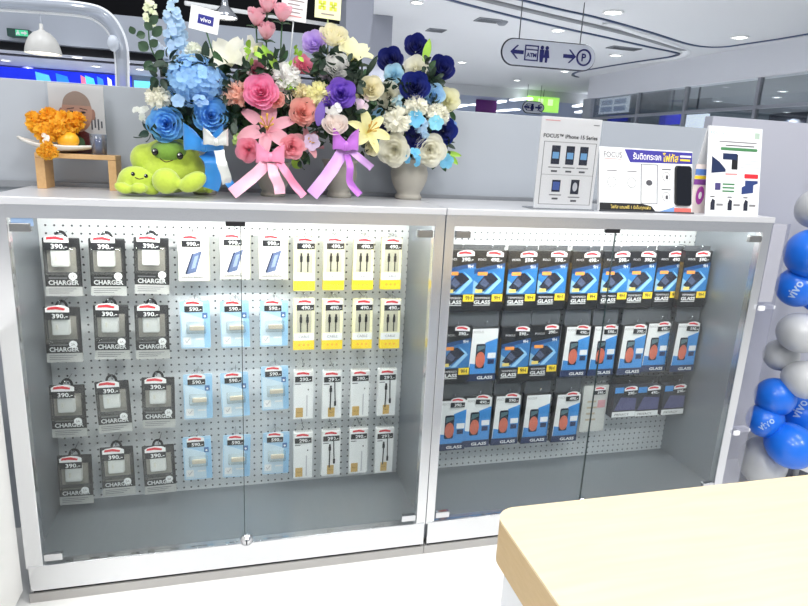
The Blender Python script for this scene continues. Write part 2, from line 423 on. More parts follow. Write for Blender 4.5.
# linear lamps on the far low ceiling
LIN = emis('linear_lamp', (245, 250, 255), 3.0)
for a, b, lb in (((455, 107), (466, 104.5), 'short linear lamp left of the purple banner'), ((495, 110.8), (518, 109), 'long linear lamp right of the purple banner, lower one'), ((497, 102), (504, 100.5), 'short linear lamp right of the purple banner'), ((512, 99.7), (530, 97.7), 'linear lamp left of the lime green sign'),
                 ((575, 106), (592, 102.5), 'linear lamp right of the lime green sign'), ((577, 112), (592, 109.5), 'lower linear lamp right of the lime green sign'), ((472, 104.6), (478, 104.0), 'tiny linear lamp touching the purple banner left side')):
    A, B = at_z(*a, 2.93), at_z(*b, 2.93); bm = bmesh.new()
    d = (B - A); s = Vector((-d.y, d.x, 0)).normalized() * 0.09
    vs = [bm.verts.new(p + q + Vector((0, 0, h))) for h in (-0.034, -0.0005) for p, q in ((A, s), (A, -s), (B, -s), (B, s))]
    for f in ((0, 1, 2, 3), (4, 7, 6, 5), (0, 4, 5, 1), (1, 5, 6, 2), (2, 6, 7, 3), (3, 7, 4, 0)): bm.faces.new([vs[i] for i in f])
    tag(mk('linear_lamp', bm, LIN, smooth=False), lb, 'ceiling light', 'linear lamps of the far ceiling')
# banners
def hang_panel(name, lb, cat, x0, x1, y0, y1, Y, mt, th=0.05):
    a, b = at_y(x0, y0, Y), at_y(x1, y1, Y)
    t = thing(name, lb, cat, ((a.x + b.x) / 2, Y, b.z)); w = (b.x - a.x) / 2
    box('panel', t, -w, w, 0, th, 0, a.z - b.z, mt)
    return t, w, a.z - b.z
t, w, h = hang_panel('hanging_banner', 'plain dark purple banner hanging from the far ceiling', 'banner', 477, 496, 95, 114, 16.0, mat('purple_cloth', (104, 32, 120), 0.6))
box('top_rail', t, -w - .03, w + .03, -.01, .06, h, h + .05, RAIL)
for s in (-1, 1): tube('wire', t, [(s * w * .8, .02, h + .05), (s * w * .8, .02, 2.93 - t.location.z)], .008, RAIL, 6)
t, w, h = hang_panel('lit_sign', 'glowing lime green sign behind the small white oval sign', 'sign', 528, 558, 95.5, 113, 14.6, emis('lime_sign', (176, 245, 110), 0.75))
for k in range(3): box('white_band', t, -w * .95 + k * .62 * w, -w * .95 + k * .62 * w + .3 * w, -0.012, -0.002, h * .45, h * .85, emis('lime_pale', (225, 255, 190), 0.8))
tube('wire', t, [(0, .02, h), (0, .02, CZ - t.location.z)], .01, RAIL, 6)

# hanging oval direction signs
NAVY = mat('navy_print', (34, 36, 110), 0.4)
SIGNF = mat('sign_face_white', (222, 226, 236), 0.35, 0, 0.02)
def oval_sign(lb, cx, cy, wpx, hpx, Y, rotz, full, Zc):
    c = at_y(cx, cy, Y); s = mpp(c); W, H = wpx * s, hpx * s
    t = thing('direction_sign', lb, 'sign', (c.x, c.y, c.z - H / 2), rotz)
    r = H / 2 * .999
    poly('sign_face', t, rrect(-W / 2, W / 2, 0, H, r, 12), -0.03, 0.03, SIGNF)
    outer = rrect(-W / 2, W / 2, 0, H, r, 12)
    tube('frame', t, [(x, -0.0, z) for x, z in outer], 0.016 if full else .02, mat('sign_rim_dark', (60, 62, 74), 0.35, 0.5), 8, closed=True)
    y = -0.034
    def ar(x, d):
        u = H * .27
        poly('arrow', t, [(x - d * u * 1.1, H / 2), (x - d * u * .05, H / 2 + u), (x + d * u * .25, H / 2 + u), (x - d * u * .45, H / 2 + u * .28), (x + d * u * 1.1, H / 2 + u * .28), (x + d * u * 1.1, H / 2 - u * .28), (x - d * u * .45, H / 2 - u * .28), (x + d * u * .25, H / 2 - u), (x - d * u * .05, H / 2 - u)][::1], y, y + .006, NAVY)
    ar(-W * .35, 1)
    x = -W * .195
    u = H * .31
    bm = bmesh.new()
    for q in ((x - u, x + u, H / 2 - u, H / 2 - u * .84), (x - u, x + u, H / 2 + u * .84, H / 2 + u), (x - u, x - u * .82, H / 2 - u, H / 2 + u), (x + u * .82, x + u, H / 2 - u, H / 2 + u), (x - u, x + u, H / 2 + u * .35, H / 2 + u * .5)):
        add_box(bm, q[0], q[1], y, y + .006, q[2], q[3])
    mk('atm_symbol', bm, NAVY, t, smooth=False)
    text('lettering', t, 'ATM', x, y - .001, H / 2 - u * .25, NAVY, w=u * 1.45, bold=.04)
    for k, xx in enumerate((-W * .085, -W * .032)):
        bm = bmesh.new(); z0 = H * .17; hh = H * .66; a = hh * .12
        add_poly(bm, arc(xx, z0 + hh - a, a, 0, 330, 11), y, y + .006)
        if k == 0: add_poly(bm, [(xx - a * 1.3, z0 + hh * .76), (xx + a * 1.3, z0 + hh * .76), (xx + a * 1.2, z0 + hh * .38), (xx + a * .8, z0), (xx - a * .8, z0), (xx - a * 1.2, z0 + hh * .38)], y, y + .006)
        else: add_poly(bm, [(xx - a, z0 + hh * .76), (xx + a, z0 + hh * .76), (xx + a * 1.7, z0 + hh * .28), (xx + a * .7, z0 + hh * .28), (xx + a * .6, z0), (xx - a * .6, z0), (xx - a * .7, z0 + hh * .28), (xx - a * 1.7, z0 + hh * .28)], y, y + .006)
        bmesh.ops.recalc_face_normals(bm, faces=bm.faces[:]); mk('toilet_symbol', bm, NAVY, t, smooth=False)
    ar(W * .22, -1)
    x = W * .375; u = H * .31
    tube('parking_ring', t, [(a, y, b) for a, b in arc(x, H / 2, u, 0, 345, 23)], H * .04, NAVY, 6, closed=True)
    text('lettering', t, 'P', x, y - .001, H / 2, NAVY, h=u * 1.0, bold=.03)
    for s in (-.33, .33):
        tube('wire', t, [(W * s, 0, H), (W * s, 0, Zc - t.location.z)], .006, RAIL, 6)
    return t
oval_sign('large white oval hanging sign with arrows, toilet and parking symbols', 548.5, 55, 98, 23.5, 5.6, R(-4), True, CZ)
oval_sign('small far white oval hanging sign in front of the lime green sign', 533, 107.5, 22, 10.5, 13.8, 0, False, CZ)
for pxx in (505.5, 583): pass

# sign behind the storefront glass
for (x0, x1, y0, y1, c, lb) in ((600, 627, 96, 112, (225, 232, 242), 'white notice board with grey rows behind the storefront glass'), (683, 706, 114, 127.5, (235, 240, 248), 'bright white screen behind the storefront glass near the third stand'), (660, 679, 113, 124, (48, 52, 190), 'blue lit screen behind the storefront glass'), (608, 626, 114.5, 121, (52, 62, 175), 'small blue poster low behind the storefront glass, below the notice board')):
    a, b = at_x(x0, y0, SX + .3), at_x(x1, y1, SX + .3)
    t = thing('wall_screen', lb, 'screen', (SX + .3, (a.y + b.y) / 2, min(a.z, b.z)))
    hw = abs(a.y - b.y) / 2; hh = abs(at_x((x0 + x1) / 2, y0, SX + .3).z - at_x((x0 + x1) / 2, y1, SX + .3).z)
    box('panel', t, 0, .04, -hw, hw, 0, hh, emis('scr_%d' % x0, c, 1.0))  # all panels glow by emission, the board and poster too
    if x0 == 600:
        for k in range(2):
            for j in range(2):
                box('text_block', t, -.01, -.002, -hw * .85 + j * hw * .9, -hw * .1 + j * hw * .9, hh * (.12 + k * .42), hh * (.42 + k * .42), emis('notice_grey_glow', (150, 164, 190), 0.8))  # rows given a glow of their own so they don't go dark
    box('hanger', t, 0.015, 0.025, -.02, .02, hh, 2.74 - t.location.z, RAIL)
for px, py in ((718, 101), (783, 91), (777, 97), (787, 112), (660, 107)):
    p = at_z(px, py, 2.74)
    if p.x > SX + .3 and p.x < SX + 5.3 and p.y < pb.y + .2 and p.y > 1.6: downlight(px, py, 2.74, .09, 'round downlight inside the dark shop behind the storefront glass', 'downlights inside the glazed shop')

# ------------------------------------------------- arch with lamps at upper left
YA = 5.2
ARCHM = mat('arch_grey', (206, 212, 222), 0.4, 0.0, 0.03)
ARCHW = clear('arch_web', (232, 236, 242), .2, .1, haze=.45, hazec=(214, 220, 230))
arch = thing('light_arch', 'curved grey steel arch with white edges bending down behind the partition', 'arch', at_y(120, 90, YA))
ol = arch.location.copy()
def apx(pts, w=0): return [at_y(x, y, YA) - ol for x, y in pts]
outer = spline(apx([(-30, -2.5), (30, 0), (85, 4.5), (108, 13), (121, 30), (126.5, 48), (127.5, 70), (128.5, 110)]), 8)
inner = spline(apx([(-30, 7.5), (30, 11), (78, 15), (96, 20), (109, 32), (115, 48), (117, 70), (118, 110)]), 8)
tube('edge_tube', arch, outer, .02, mat('arch_white', (244, 246, 250), 0.3), 8)
tube('edge_tube', arch, inner, .02, MATS['arch_white'], 8)
bm = bmesh.new(); pr = None
for a, b in zip(outer, inner):
    q = [bm.verts.new(a + Vector((0, y, 0))) for y in (-.03, .06)] + [bm.verts.new(b + Vector((0, y, 0))) for y in (.06, -.03)]
    if pr:
        for k in range(4): bm.faces.new((pr[k], pr[(k + 1) % 4], q[(k + 1) % 4], q[k]))
    pr = q
bmesh.ops.recalc_face_normals(bm, faces=bm.faces[:])
mk('web', bm, ARCHW, arch)
ell('joint', arch, at_y(114, 44, YA) - ol + Vector((0, -.04, 0)), (.055, .05, .075), ARCHM)
leg_a, leg_b = at_y(118, 110, YA) - ol, at_y(128.5, 110, YA) - ol
box('post', arch, leg_a.x, leg_b.x, -.03, .06, -ol.z, leg_a.z, ARCHM)
def pendant(lb, cx, ytop, ybot, wpx, Y, mt, rod_to, prof):
    p = at_y(cx, ybot, Y); s = mpp(p); H = (ybot - ytop) * s; r = wpx * s / 2
    t = thing('pendant_lamp', lb, 'lamp', p)
    lathe('lamp_shade', t, [(r * a, H * b) for a, b in prof], mt, 28)
    lathe('bulb', t, [(0, H * .02), (r * .55, H * .03), (r * .9, H * .05), (r * .9, H * .09)], emis('lamp_glow', (255, 250, 238), 3.0), 24)
    tube('rod', t, [(0, 0, H * .95), (0, 0, rod_to - p.z)], .006, ARCHM, 6)
prof_dome = [(1.0, 0.0), (1.0, .04), (.97, .16), (.88, .36), (.7, .56), (.45, .70), (.2, .77), (.12, .82), (.09, 1.0), (0, 1.0)]
pendant('cream dome pendant lamp hanging from the curved grey arch', 43.5, 26, 54, 33, YA, mat('shade_cream', (205, 203, 198), 0.4, 0, 0.06, 20), at_y(43, 12.5, YA).z, prof_dome)
prof_cone = [(1.0, 0.0), (1.0, .05), (.8, .22), (.5, .45), (.3, .55), (.25, .8), (.2, 1.0), (0, 1.0)]
pendant('chrome cone pendant lamp behind the small white card', 225, -2, 18, 25, YA, mat('shade_chrome', (170, 172, 178), 0.25, 0.8), at_y(225, -14, YA).z, prof_cone)
# exit sign
p = at_y(18, 33, 12.8); s = mpp(p)
t = thing('exit_sign', 'small green running man exit sign on the grey balcony edge', 'sign', (p.x, p.y, p.z - 3.5 * s))
box('housing', t, -10 * s, 10 * s, 0, .19, 0, 7.5 * s, mat('exit_dark', (14, 66, 58), 0.4), .01)
box('arrow_panel', t, -2 * s, 9 * s, -.012, -.002, 1.0 * s, 6.5 * s, emis('exit_green', (70, 190, 140), 0.6))
poly('arrow', t, [(3 * s, 3 * s), (6 * s, 3 * s), (6 * s, 1.8 * s), (8.5 * s, 3.8 * s), (6 * s, 5.8 * s), (6 * s, 4.6 * s), (3 * s, 4.6 * s)], -.022, -.014, WHITE)
bm = bmesh.new(); add_poly(bm, arc(0.2 * s, 5.4 * s, .8 * s, 0, 330, 10), -.022, -.014); add_poly(bm, [(-.8 * s, 4.4 * s), (1.2 * s, 4.4 * s), (1.6 * s, 1.5 * s), (.8 * s, 1.5 * s), (.2 * s, 3 * s), (-1.2 * s, 1.5 * s), (-1.8 * s, 1.8 * s)], -.022, -.014)
bmesh.ops.recalc_face_normals(bm, faces=bm.faces[:]); mk('running_figure', bm, WHITE, t, smooth=False)

# ================================================================== CABINETS
ZT, ZS, ZF, ZG, ZB = 1.172, 1.153, 1.119, 0.122, 0.040
DEP = 0.372
def cabinet(lb, x0, x1, gl, gr, seam):
    """x0,x1 outer; gl,gr glass edges; seam = where the two glass doors meet"""
    t = thing('display_cabinet', lb, 'display cabinet', (x0, 0, 0), 0, 'glass display cabinets')
    X = lambda v: v - x0
    box('top_panel', t, X(x0), X(x1), -.006, DEP, ZS, ZT, mat('satin_top', (214, 215, 219), 0.3, 0.25, 0.04, 30, stretch=(1, 6, 60)), .002)
    box('fascia', t, X(gl), X(gr), 0.0, .02, ZF, ZS, STEEL)
    box('stile', t, X(x0), X(gl), 0.0, .03, ZG - .008, ZS, STEEL_V, .0015)
    box('stile', t, X(gr), X(x1), 0.0, .03, ZG - .008, ZS, STEEL_V, .0015)
    box('base_rail', t, X(x0) + .006, X(x1) - .003, -.002, .03, ZB, ZG - .009 + .009, STEEL, .002)
    box('side_panel', t, X(x0), X(x0) + .015, .03, DEP, ZB, ZS, STEEL_IN)
    box('side_panel', t, X(x1) - .015, X(x1), .03, DEP, ZB, ZS, STEEL_IN)
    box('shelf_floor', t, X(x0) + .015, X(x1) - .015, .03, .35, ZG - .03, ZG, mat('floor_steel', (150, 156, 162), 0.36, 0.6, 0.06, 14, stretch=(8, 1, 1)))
    box('pegboard', t, X(x0) + .016, X(x1) - .016, .34, .352, ZG, ZS - .002, PEG)
    box('back_panel', t, X(x0) + .015, X(x1) - .015, .3525, DEP, ZB, ZS, STEEL_IN)
    box('gap', t, X(x0) + .012, X(x1) - .012, .006, DEP - .01, .03, ZB, GAP)  # solid dark filler standing in for the shade in the gap
    box('plinth', t, X(x0), X(x1), 0.001, DEP, 0, .03, mat('plinth_grey', (176, 174, 172), 0.3, 0.3, 0.06, 20, stretch=(1, 6, 60)))
    st = box('light_strip', t, X(gl) + .02, X(gr) - .02, .03, .055, ZS - .016, ZS - .001, emis('led_strip', (255, 252, 246), 60.0))
    st['label'] = 'bright white strip lamp under the cabinet top'
    for a, b, hs in ((gl, seam, -1), (seam, gr, 1)):
        d = box('glass_door', t, X(a) + .001, X(b) - .001, .004, .009, ZG + .002, ZF - .001, GLASS)
        xe = X(a) if hs < 0 else X(b)
        for z in (ZG + .012, ZF - .035):
            bm = bmesh.new(); sgn = -hs
            add_box(bm, min(xe + sgn * .004, xe + sgn * .052), max(xe + sgn * .004, xe + sgn * .052), -.002, .013, z, z + .022, .002)
            mk('hinge', bm, CHROME if z < 1 else mat('hinge_grey', (150, 150, 150), .25, .8), d, smooth=False)
        # pivot clip at the seam top
        if hs < 0: box('top_clip', d, X(b) - .04, X(b) + .012, -.001, .012, ZF - .012, ZF + .002, BLACK, .002)
        bm = bmesh.new(); add_box(bm, X(seam) - .0022, X(seam) + .0002, .0035, .0095, ZG + .002, ZF - .001)
        if hs < 0: mk('door_edge', bm, mat('glass_edge', (46, 62, 62), 0.3), d, smooth=False)
        else: bm.free()
    lk = lathe('lock', t, [(0, 0), (.016, 0), (.019, .003), (.019, .012), (.012, .014), (.012, .02), (0, .02)], CHROME, 20, Matrix.Translation((X(seam) + .004, .004, ZG + .012)) @ Matrix.Rotation(R(90), 4, 'X'))
    box('keyhole', lk, X(seam) + .002, X(seam) + .006, -.0175, -.0155, ZG + .004, ZG + .02, BLACK)
    return t
SL = at_y(243, 380, .006).x; SR = at_y(598, 365, .006).x
cabA = cabinet('left steel and glass cabinet holding chargers and cables', -1.195, -0.001, -1.150, -0.033, SL)
cabB = cabinet('right steel and glass cabinet holding blue screen protector packs', 0.001, 1.196, 0.030, 1.160, SR)
t = tag(poly('sticker', None, rrect(0, .05, 0, .02, .002, 3), -.0035, -.003, mat('sticker_blue', (150, 178, 214), .5)), 'pale blue sticker on the upper left corner of the cabinet glass', 'sticker')
t.location = (at_y(10.5, 224, 0).x, .0068, at_y(10.5, 226, 0).z)

# ================================================================== PRODUCTS
TABG = mat('tab_shade_grey', (80, 83, 88), .4)  # tab colour, with the shadow between pack rows mixed in
GOLD = mat('gold_print', (206, 168, 96), 0.4)
LBLUE = mat('light_blue_card', (172, 208, 236), 0.4, var=.05)
LBLUE2 = mat('pale_blue_card', (206, 226, 240), 0.4, var=.04)
YEL = mat('yellow_print', (250, 216, 50), 0.45)
PYEL = mat('pale_yellow_card', (246, 240, 196), 0.45)
BLUE = mat('pack_blue', (46, 112, 172), 0.35, var=0.35, scale=9)
CYAN = mat('pack_sky', (150, 200, 234), 0.35, var=.1)
DBLUE = mat('pack_navy', (28, 44, 84), 0.35)
ORANGE = mat('orange_print', (238, 150, 70), 0.45)
TAGTXT = mat('tag_white', (246, 246, 246), .45)

def price_tag(root, x, z, w, price, y=-.0012, roll=0.0, dark=BLACK, redtop=True):
    """white sticker, red brand swoosh on top and black price strip"""
    h = w * .66
    M = Matrix.Translation((x, 0, z)) @ Matrix.Rotation(roll, 4, 'Y')
    bm = bmesh.new()
    add_poly(bm, [(-w / 2, -h * .1), (w / 2, -h * .1), (w / 2, h * .3), (w * .30, h * .46), (w * .02, h * .5), (-w * .34, h * .42), (-w / 2, h * .28)], y, y + .0008)
    for v in bm.verts: v.co = M @ v.co
    bmesh.ops.recalc_face_normals(bm, faces=bm.faces[:])
    tg = mk('price_tag', bm, TAGTXT, root, smooth=False)
    bm = bmesh.new(); add_box(bm, -w * .5, w * .5, y - .0003, y + .0006, -h * .55, -h * .02, M=M)
    mk('price_strip', bm, dark, tg, smooth=False)
    if redtop:
        bm = bmesh.new(); add_poly(bm, [(-w * .42, h * .16), (-w * .05, h * .2), (w * .3, h * .12), (w * .34, h * .26), (w * .0, h * .4), (-w * .38, h * .34)], y - .0006, y + .0004)
        for v in bm.verts: v.co = M @ v.co
        bmesh.ops.recalc_face_normals(bm, faces=bm.faces[:]); mk('red_logo', bm, RED, tg, smooth=False)
    text('price', tg, price, w * .1, y - .001, -h * .29, TAGTXT, w=w * .66, h=h * .34, bold=.02, M=M)
    return tg
def loop_tab(root, x, z, w, h, mt, y=.002):
    """hang tab: plastic arch with a hole"""
    bm = bmesh.new()
    o = arc(x, z, w / 2, 0, 180, 12, h); i = arc(x, z + h * .12, w * .28, 0, 180, 12, h * .55)
    A = [bm.verts.new((a, y, b)) for a, b in o]; B = [bm.verts.new((a, y, b)) for a, b in i]
    A2 = [bm.verts.new((a, y + .002, b)) for a, b in o]; B2 = [bm.verts.new((a, y + .002, b)) for a, b in i]
    for k in range(12):
        bm.faces.new((A[k], A[k + 1], B[k + 1], B[k])); bm.faces.new((A2[k + 1], A2[k], B2[k], B2[k + 1]))
        bm.faces.new((A[k + 1], A[k], A2[k], A2[k + 1])); bm.faces.new((B[k], B[k + 1], B2[k + 1], B2[k]))
    bmesh.ops.recalc_face_normals(bm, faces=bm.faces[:])
    return mk('hang_tab', bm, mt, root, smooth=False)

def make_charger(lb, grp):
    t = thing('charger_pack', lb, 'charger pack', (0, 0, 0), 0, grp)
    W, H = .100, .176
    box('backing_card', t, -W / 2, W / 2, 0, .004, 0, H, DGREY, .003)
    box('tray', t, -W * .39, W * .39, -.003, 0, H * .42, H * .84, mat('tray_grey', (150, 145, 137), .35), .002)
    pl = box('charger', t, -.024, .024, -.026, -.003, H * .53, H * .53 + .052, mat('charger_white', (252, 251, 249), .3), .005, 3)
    box('prong', pl, -.011, -.006, -.030, -.026, H * .53 + .02, H * .53 + .034, OFFW)
    box('blister', t, -W * .44, W * .44, -.030, 0, H * .38, H * .86, BLIST, .006, 2)
    lo = box('lower_panel', t, -W / 2, W / 2, -.0015, 0, 0, H * .165, mat('panel_grey', (196, 195, 192), .4, .2))
    for k in range(3): box('text_line', lo, -W * .42, W * (.34 - .1 * k), -.002, -.0014, H * (.12 - .035 * k), H * (.132 - .035 * k), mat('text_grey', (130, 130, 132), .5))
    text('lettering', t, 'CHARGER', 0, -.0012, H * .235, WHITE, w=W * .82, h=H * .085, bold=.03)
    box('text_line', t, -W * .4, W * .1, -.0012, -.0004, H * .305, H * .325, mat('text_grey', (130, 130, 132), .5))
    d = disc('badge', t, W * .33, -.0315, H * .38, .0115, WHITE)
    text('lettering', d, '2A', W * .33, -.0322, H * .38, BLACK, w=.011)
    loop_tab(t, 0, H - .002, .036, .024, BLACK)
    price_tag(t, -.004, H * .955, .064, '390.-', y=-.0312)
    return t
def make_powerbank(lb, grp):
    t = thing('power_bank_box', lb, 'power bank box', (0, 0, 0), 0, grp)
    W, H = .092, .152
    box('box_body', t, -W / 2, W / 2, 0, .022, 0, H, OFFW, .0015)
    box('yellow_edge', t, W / 2 - .004, W / 2 + .0004, -.0005, .0222, .002, H - .002, PYEL)
    pic = poly('picture', t, [(-.022, .022), (.006, .030), (.026, .098), (.000, .088)], -.0008, -.0001, mat('bank_blue', (96, 112, 150), .35, .2, .15, 30))
    poly('picture_side', pic, [(-.026, .026), (-.022, .022), (.000, .088), (-.004, .090)], -.0011, -.0003, DBLUE)
    poly('picture_shine', pic, [(-.008, .040), (.004, .044), (.015, .084), (.004, .080)], -.0013, -.0006, mat('bank_light', (150, 166, 200), .35))
    for x, z, r in ((-.033, .045, .006), (-.033, .058, .004), (.034, .03, .006)): disc('icon', t, x, -.0009, z, r, mat('icon_grey', (190, 190, 196), .5))
    box('text_line', t, -W * .42, W * .3, -.0008, -.0001, .010, .013, mat('text_grey', (130, 130, 132), .5))
    text('lettering', t, 'Power Bank', -.005, -.0009, .017, mat('text_grey', (130, 130, 132), .5), w=.05)
    loop_tab(t, 0, H - .001, .030, .018, BLIST, y=.004)
    price_tag(t, -.006, H * .86, .056, '990.-')
    return t
def make_bluepack(lb, grp):
    t = thing('adapter_pack', lb, 'adapter pack', (0, 0, 0), 0, grp)
    W, H = .092, .160
    poly('backing_card', t, rrect(-W / 2, W / 2, 0, H, .005, 3), 0, .004, LBLUE)
    box('side_band', t, W * .30, W / 2 - .001, -.0006, 0, .002, H - .01, mat('blue_band', (150, 196, 232), .4))
    poly('pale_panel', t, [(-W * .46, .004), (W * .28, .004), (W * .28, H * .62), (-W * .46, H * .78)], -.0006, -.0001, LBLUE2)
    bl = box('blister', t, -W * .3, W * .36, -.014, 0, H * .33, H * .57, BLIST, .004, 2)
    box('adapter', t, -W * .2, W * .3, -.010, -.001, H * .39, H * .49, mat('adapter_cream', (240, 226, 204), .35), .003)
    ic = box('icon', t, W * .24, W * .41, -.0016, -.0002, H * .63, H * .75, mat('icon_blue', (74, 112, 166), .4), .001)
    disc('dot', ic, W * .325, -.0022, H * .68, .0035, WHITE)
    poly('check_box', t, rrect(-W * .42, -W * .16, H * .08, H * .24, .002, 2), -.0009, -.0002, WHITE)
    poly('check_mark', t, [(-W * .36, H * .165), (-W * .31, H * .115), (-W * .2, H * .2), (-W * .22, H * .215), (-W * .31, H * .14), (-W * .345, H * .18)], -.0014, -.0008, mat('icon_grey', (190, 190, 196), .5))
    box('text_line', t, -W * .02, W * .26, -.0012, -.0005, H * .18, H * .215, WHITE)
    loop_tab(t, 0, H - .002, .044, .022, BLIST, y=.001)
    price_tag(t, -.004, H * .90, .056, '590.-', y=-.0018)
    return t
def make_yellow(lb, grp):
    t = thing('cable_box', lb, 'cable box', (0, 0, 0), 0, grp)
    W, H = .070, .178
    box('box_body', t, -W / 2, W / 2, 0, .020, 0, H, PYEL, .0015)
    box('yellow_band', t, -W / 2 - .0003, W / 2 + .0003, -.0006, .0204, 0.0005, H * .19, YEL)
    for k in range(3): disc('icon', t, -.015 + .015 * k, -.0012, H * .10, .0042, mat('icon_orange', (246, 180, 60), .5))
    box('white_band', t, -W / 2 + .001, W / 2 - .001, -.0006, 0, H * .19, H * .33, WHITE)
    text('lettering', t, 'CABLE', 0, -.001, H * .265, mat('text_grey', (130, 130, 132), .5), w=.036)
    win = box('window', t, -W * .36, W * .36, -.0008, 0, H * .35, H * .80, mat('window_grey', (196, 192, 170), .3))
    for x in (-.011, .011):
        bm = bmesh.new()
        add_tube(bm, [(x, -.003, H * .36), (x, -.003, H * .56)], .0018, 8)
        add_box(bm, x - .0042, x + .0042, -.007, -.001, H * .55, H * .66, .001)
        add_box(bm, x - .0026, x + .0026, -.006, -.002, H * .66, H * .71)
        mk('cable', bm, BLACK, t, smooth=False)
    loop_tab(t, 0, H - .002, .034, .022, BLIST, y=.002)
    price_tag(t, .004, H * .90, .058, '490.-')
    return t
def make_white(lb, grp, cable):
    t = thing('cable_sleeve', lb, 'cable sleeve', (0, 0, 0), 0, grp)
    W, H = .066, .176
    box('box_body', t, -W / 2, W / 2, 0, .024, 0, H, WHITE, .0015)
    if cable:
        bm = bmesh.new(); add_tube(bm, [(-.006, -.002, H * .2), (-.005, -.002, H * .5), (-.005, -.002, H * .66)], .0022, 8)
        add_box(bm, -.0095, -.0005, -.005, 0, H * .58, H * .66, .001); add_box(bm, -.008, -.002, -.004, 0, H * .66, H * .71)
        add_tube(bm, [(.008, -.002, H * .86), (.010, -.002, H * .5), (.011, -.002, H * .38)], .0018, 8)
        add_box(bm, .0075, .0145, -.005, 0, H * .28, H * .38, .001)
        mk('cable', bm, BLACK, t, smooth=False)
    else:
        box('grey_strip', t, .010, .014, -.0006, 0, H * .05, H * .5, mat('icon_grey', (190, 190, 196), .5))
        box('mark', t, .014, .018, -.0006, 0, H * .60, H * .63, BLACK)
    box('text_line', t, -W * .44, -W * .14, -.0006, 0, H * .725, H * .745, mat('text_grey', (130, 130, 132), .5))
    g = box('gold_patch', t, -W * .40 if not cable else -W * .2, -W * .02 if not cable else W * .16, -.0007, 0, H * .04, H * .24, GOLD)
    text('lettering', g, 'Type-C', -W * .21 if not cable else -W * .02, -.0012, H * .14, BLACK, w=W * .24)
    poly('hang_tab', t, [(-W * .46, H - .001)] + [(a, b) for a, b in arc(0, H - .001, W * .44, 180, 0, 12, .040)] + [(W * .46, H - .001)], .006, .009, BLIST)
    price_tag(t, 0, H * .90, .058, '290.-')
    return t
def make_glass_dark(lb, grp):
    t = thing('screen_protector_pack', lb, 'screen protector pack', (0, 0, 0), 0, grp)
    W, H = .122, .222
    box('box_body', t, -W / 2, W / 2, 0, .026, 0, H, BLACK, .0015)
    box('gold_side', t, -W / 2 - .0005, -W / 2 + .0005, .003, .022, .03, H * .8, mat('side_gold', (120, 96, 52), .4, .3, .5, 60))
    poly('blue_picture', t, [(-W * .47, H * .24), (W * .47, H * .30), (W * .47, H * .80), (W * .1, H * .76), (-W * .47, H * .70)], -.0008, -.0001, BLUE)
    poly('light_streak', t, [(-W * .12, H * .30), (W * .04, H * .30), (W * .40, H * .51), (W * .34, H * .56), (W * .10, H * .66), (W * .30, H * .535)], -.0012, -.0006, CYAN)
    poly('mist', t, [(-W * .47, H * .30), (-W * .1, H * .31), (-W * .2, H * .42), (-W * .47, H * .52)], -.0011, -.0005, mat('pack_mist', (140, 180, 206), .4))
    poly('deep_sky', t, [(-W * .47, H * .62), (W * .1, H * .70), (W * .47, H * .74), (W * .47, H * .80), (W * .1, H * .76), (-W * .47, H * .70)], -.0011, -.0005, mat('pack_deep', (26, 66, 116), .4))
    ph = poly('phone_picture', t, [(-W * .42, H * .40), (-W * .16, H * .33), (W * .30, H * .535), (W * .06, H * .64), (-W * .10, H * .625)], -.0016, -.0009, mat('phone_dark', (44, 46, 60), .25))
    poly('phone_gleam', ph, [(-W * .28, H * .47), (-W * .1, H * .40), (W * .02, H * .47), (-W * .16, H * .56)], -.002, -.0013, mat('phone_sheen', (84, 92, 118), .2))
    box('orange_label', t, -W * .36, -W * .06, -.0022, -.0012, H * .60, H * .655, ORANGE)
    box('yellow_label', t, -W * .40, -W * .18, -.0022, -.0012, H * .315, H * .37, mat('lime_print', (232, 206, 110), .5))
    box('black_band', t, -W * .5, W * .5, -.0014, -.0004, H * .08, H * .285, BLACK)
    y = box('yellow_patch', t, W * .14, W * .47, -.0026, -.0014, H * .17, H * .285, YEL)
    text('lettering', y, '9H', W * .305, -.003, H * .23, BLACK, w=W * .2, bold=.02)
    text('lettering', t, 'GLASS', -W * .16, -.002, H * .16, WHITE, w=W * .52, h=H * .062, bold=.03)
    text('lettering', t, 'TEMPERED', -W * .16, -.002, H * .228, WHITE, w=W * .5, h=H * .03)
    box('text_line', t, -W * .42, W * .1, -.002, -.0014, H * .105, H * .115, WHITE)
    text('lettering', t, 'FOCUS', -W * .2, -.001, H * .855, WHITE, w=W * .34, h=H * .035)
    text('lettering', t, '9H', W * .3, -.0013, H * .74, WHITE, w=W * .16, bold=.01)
    poly('hang_tab', t, [(-W * .49, H - .001), (-W * .49, H + .018), (W * .46, H + .018), (W * .46, H - .001)], .012, .015, TABG)
    return t
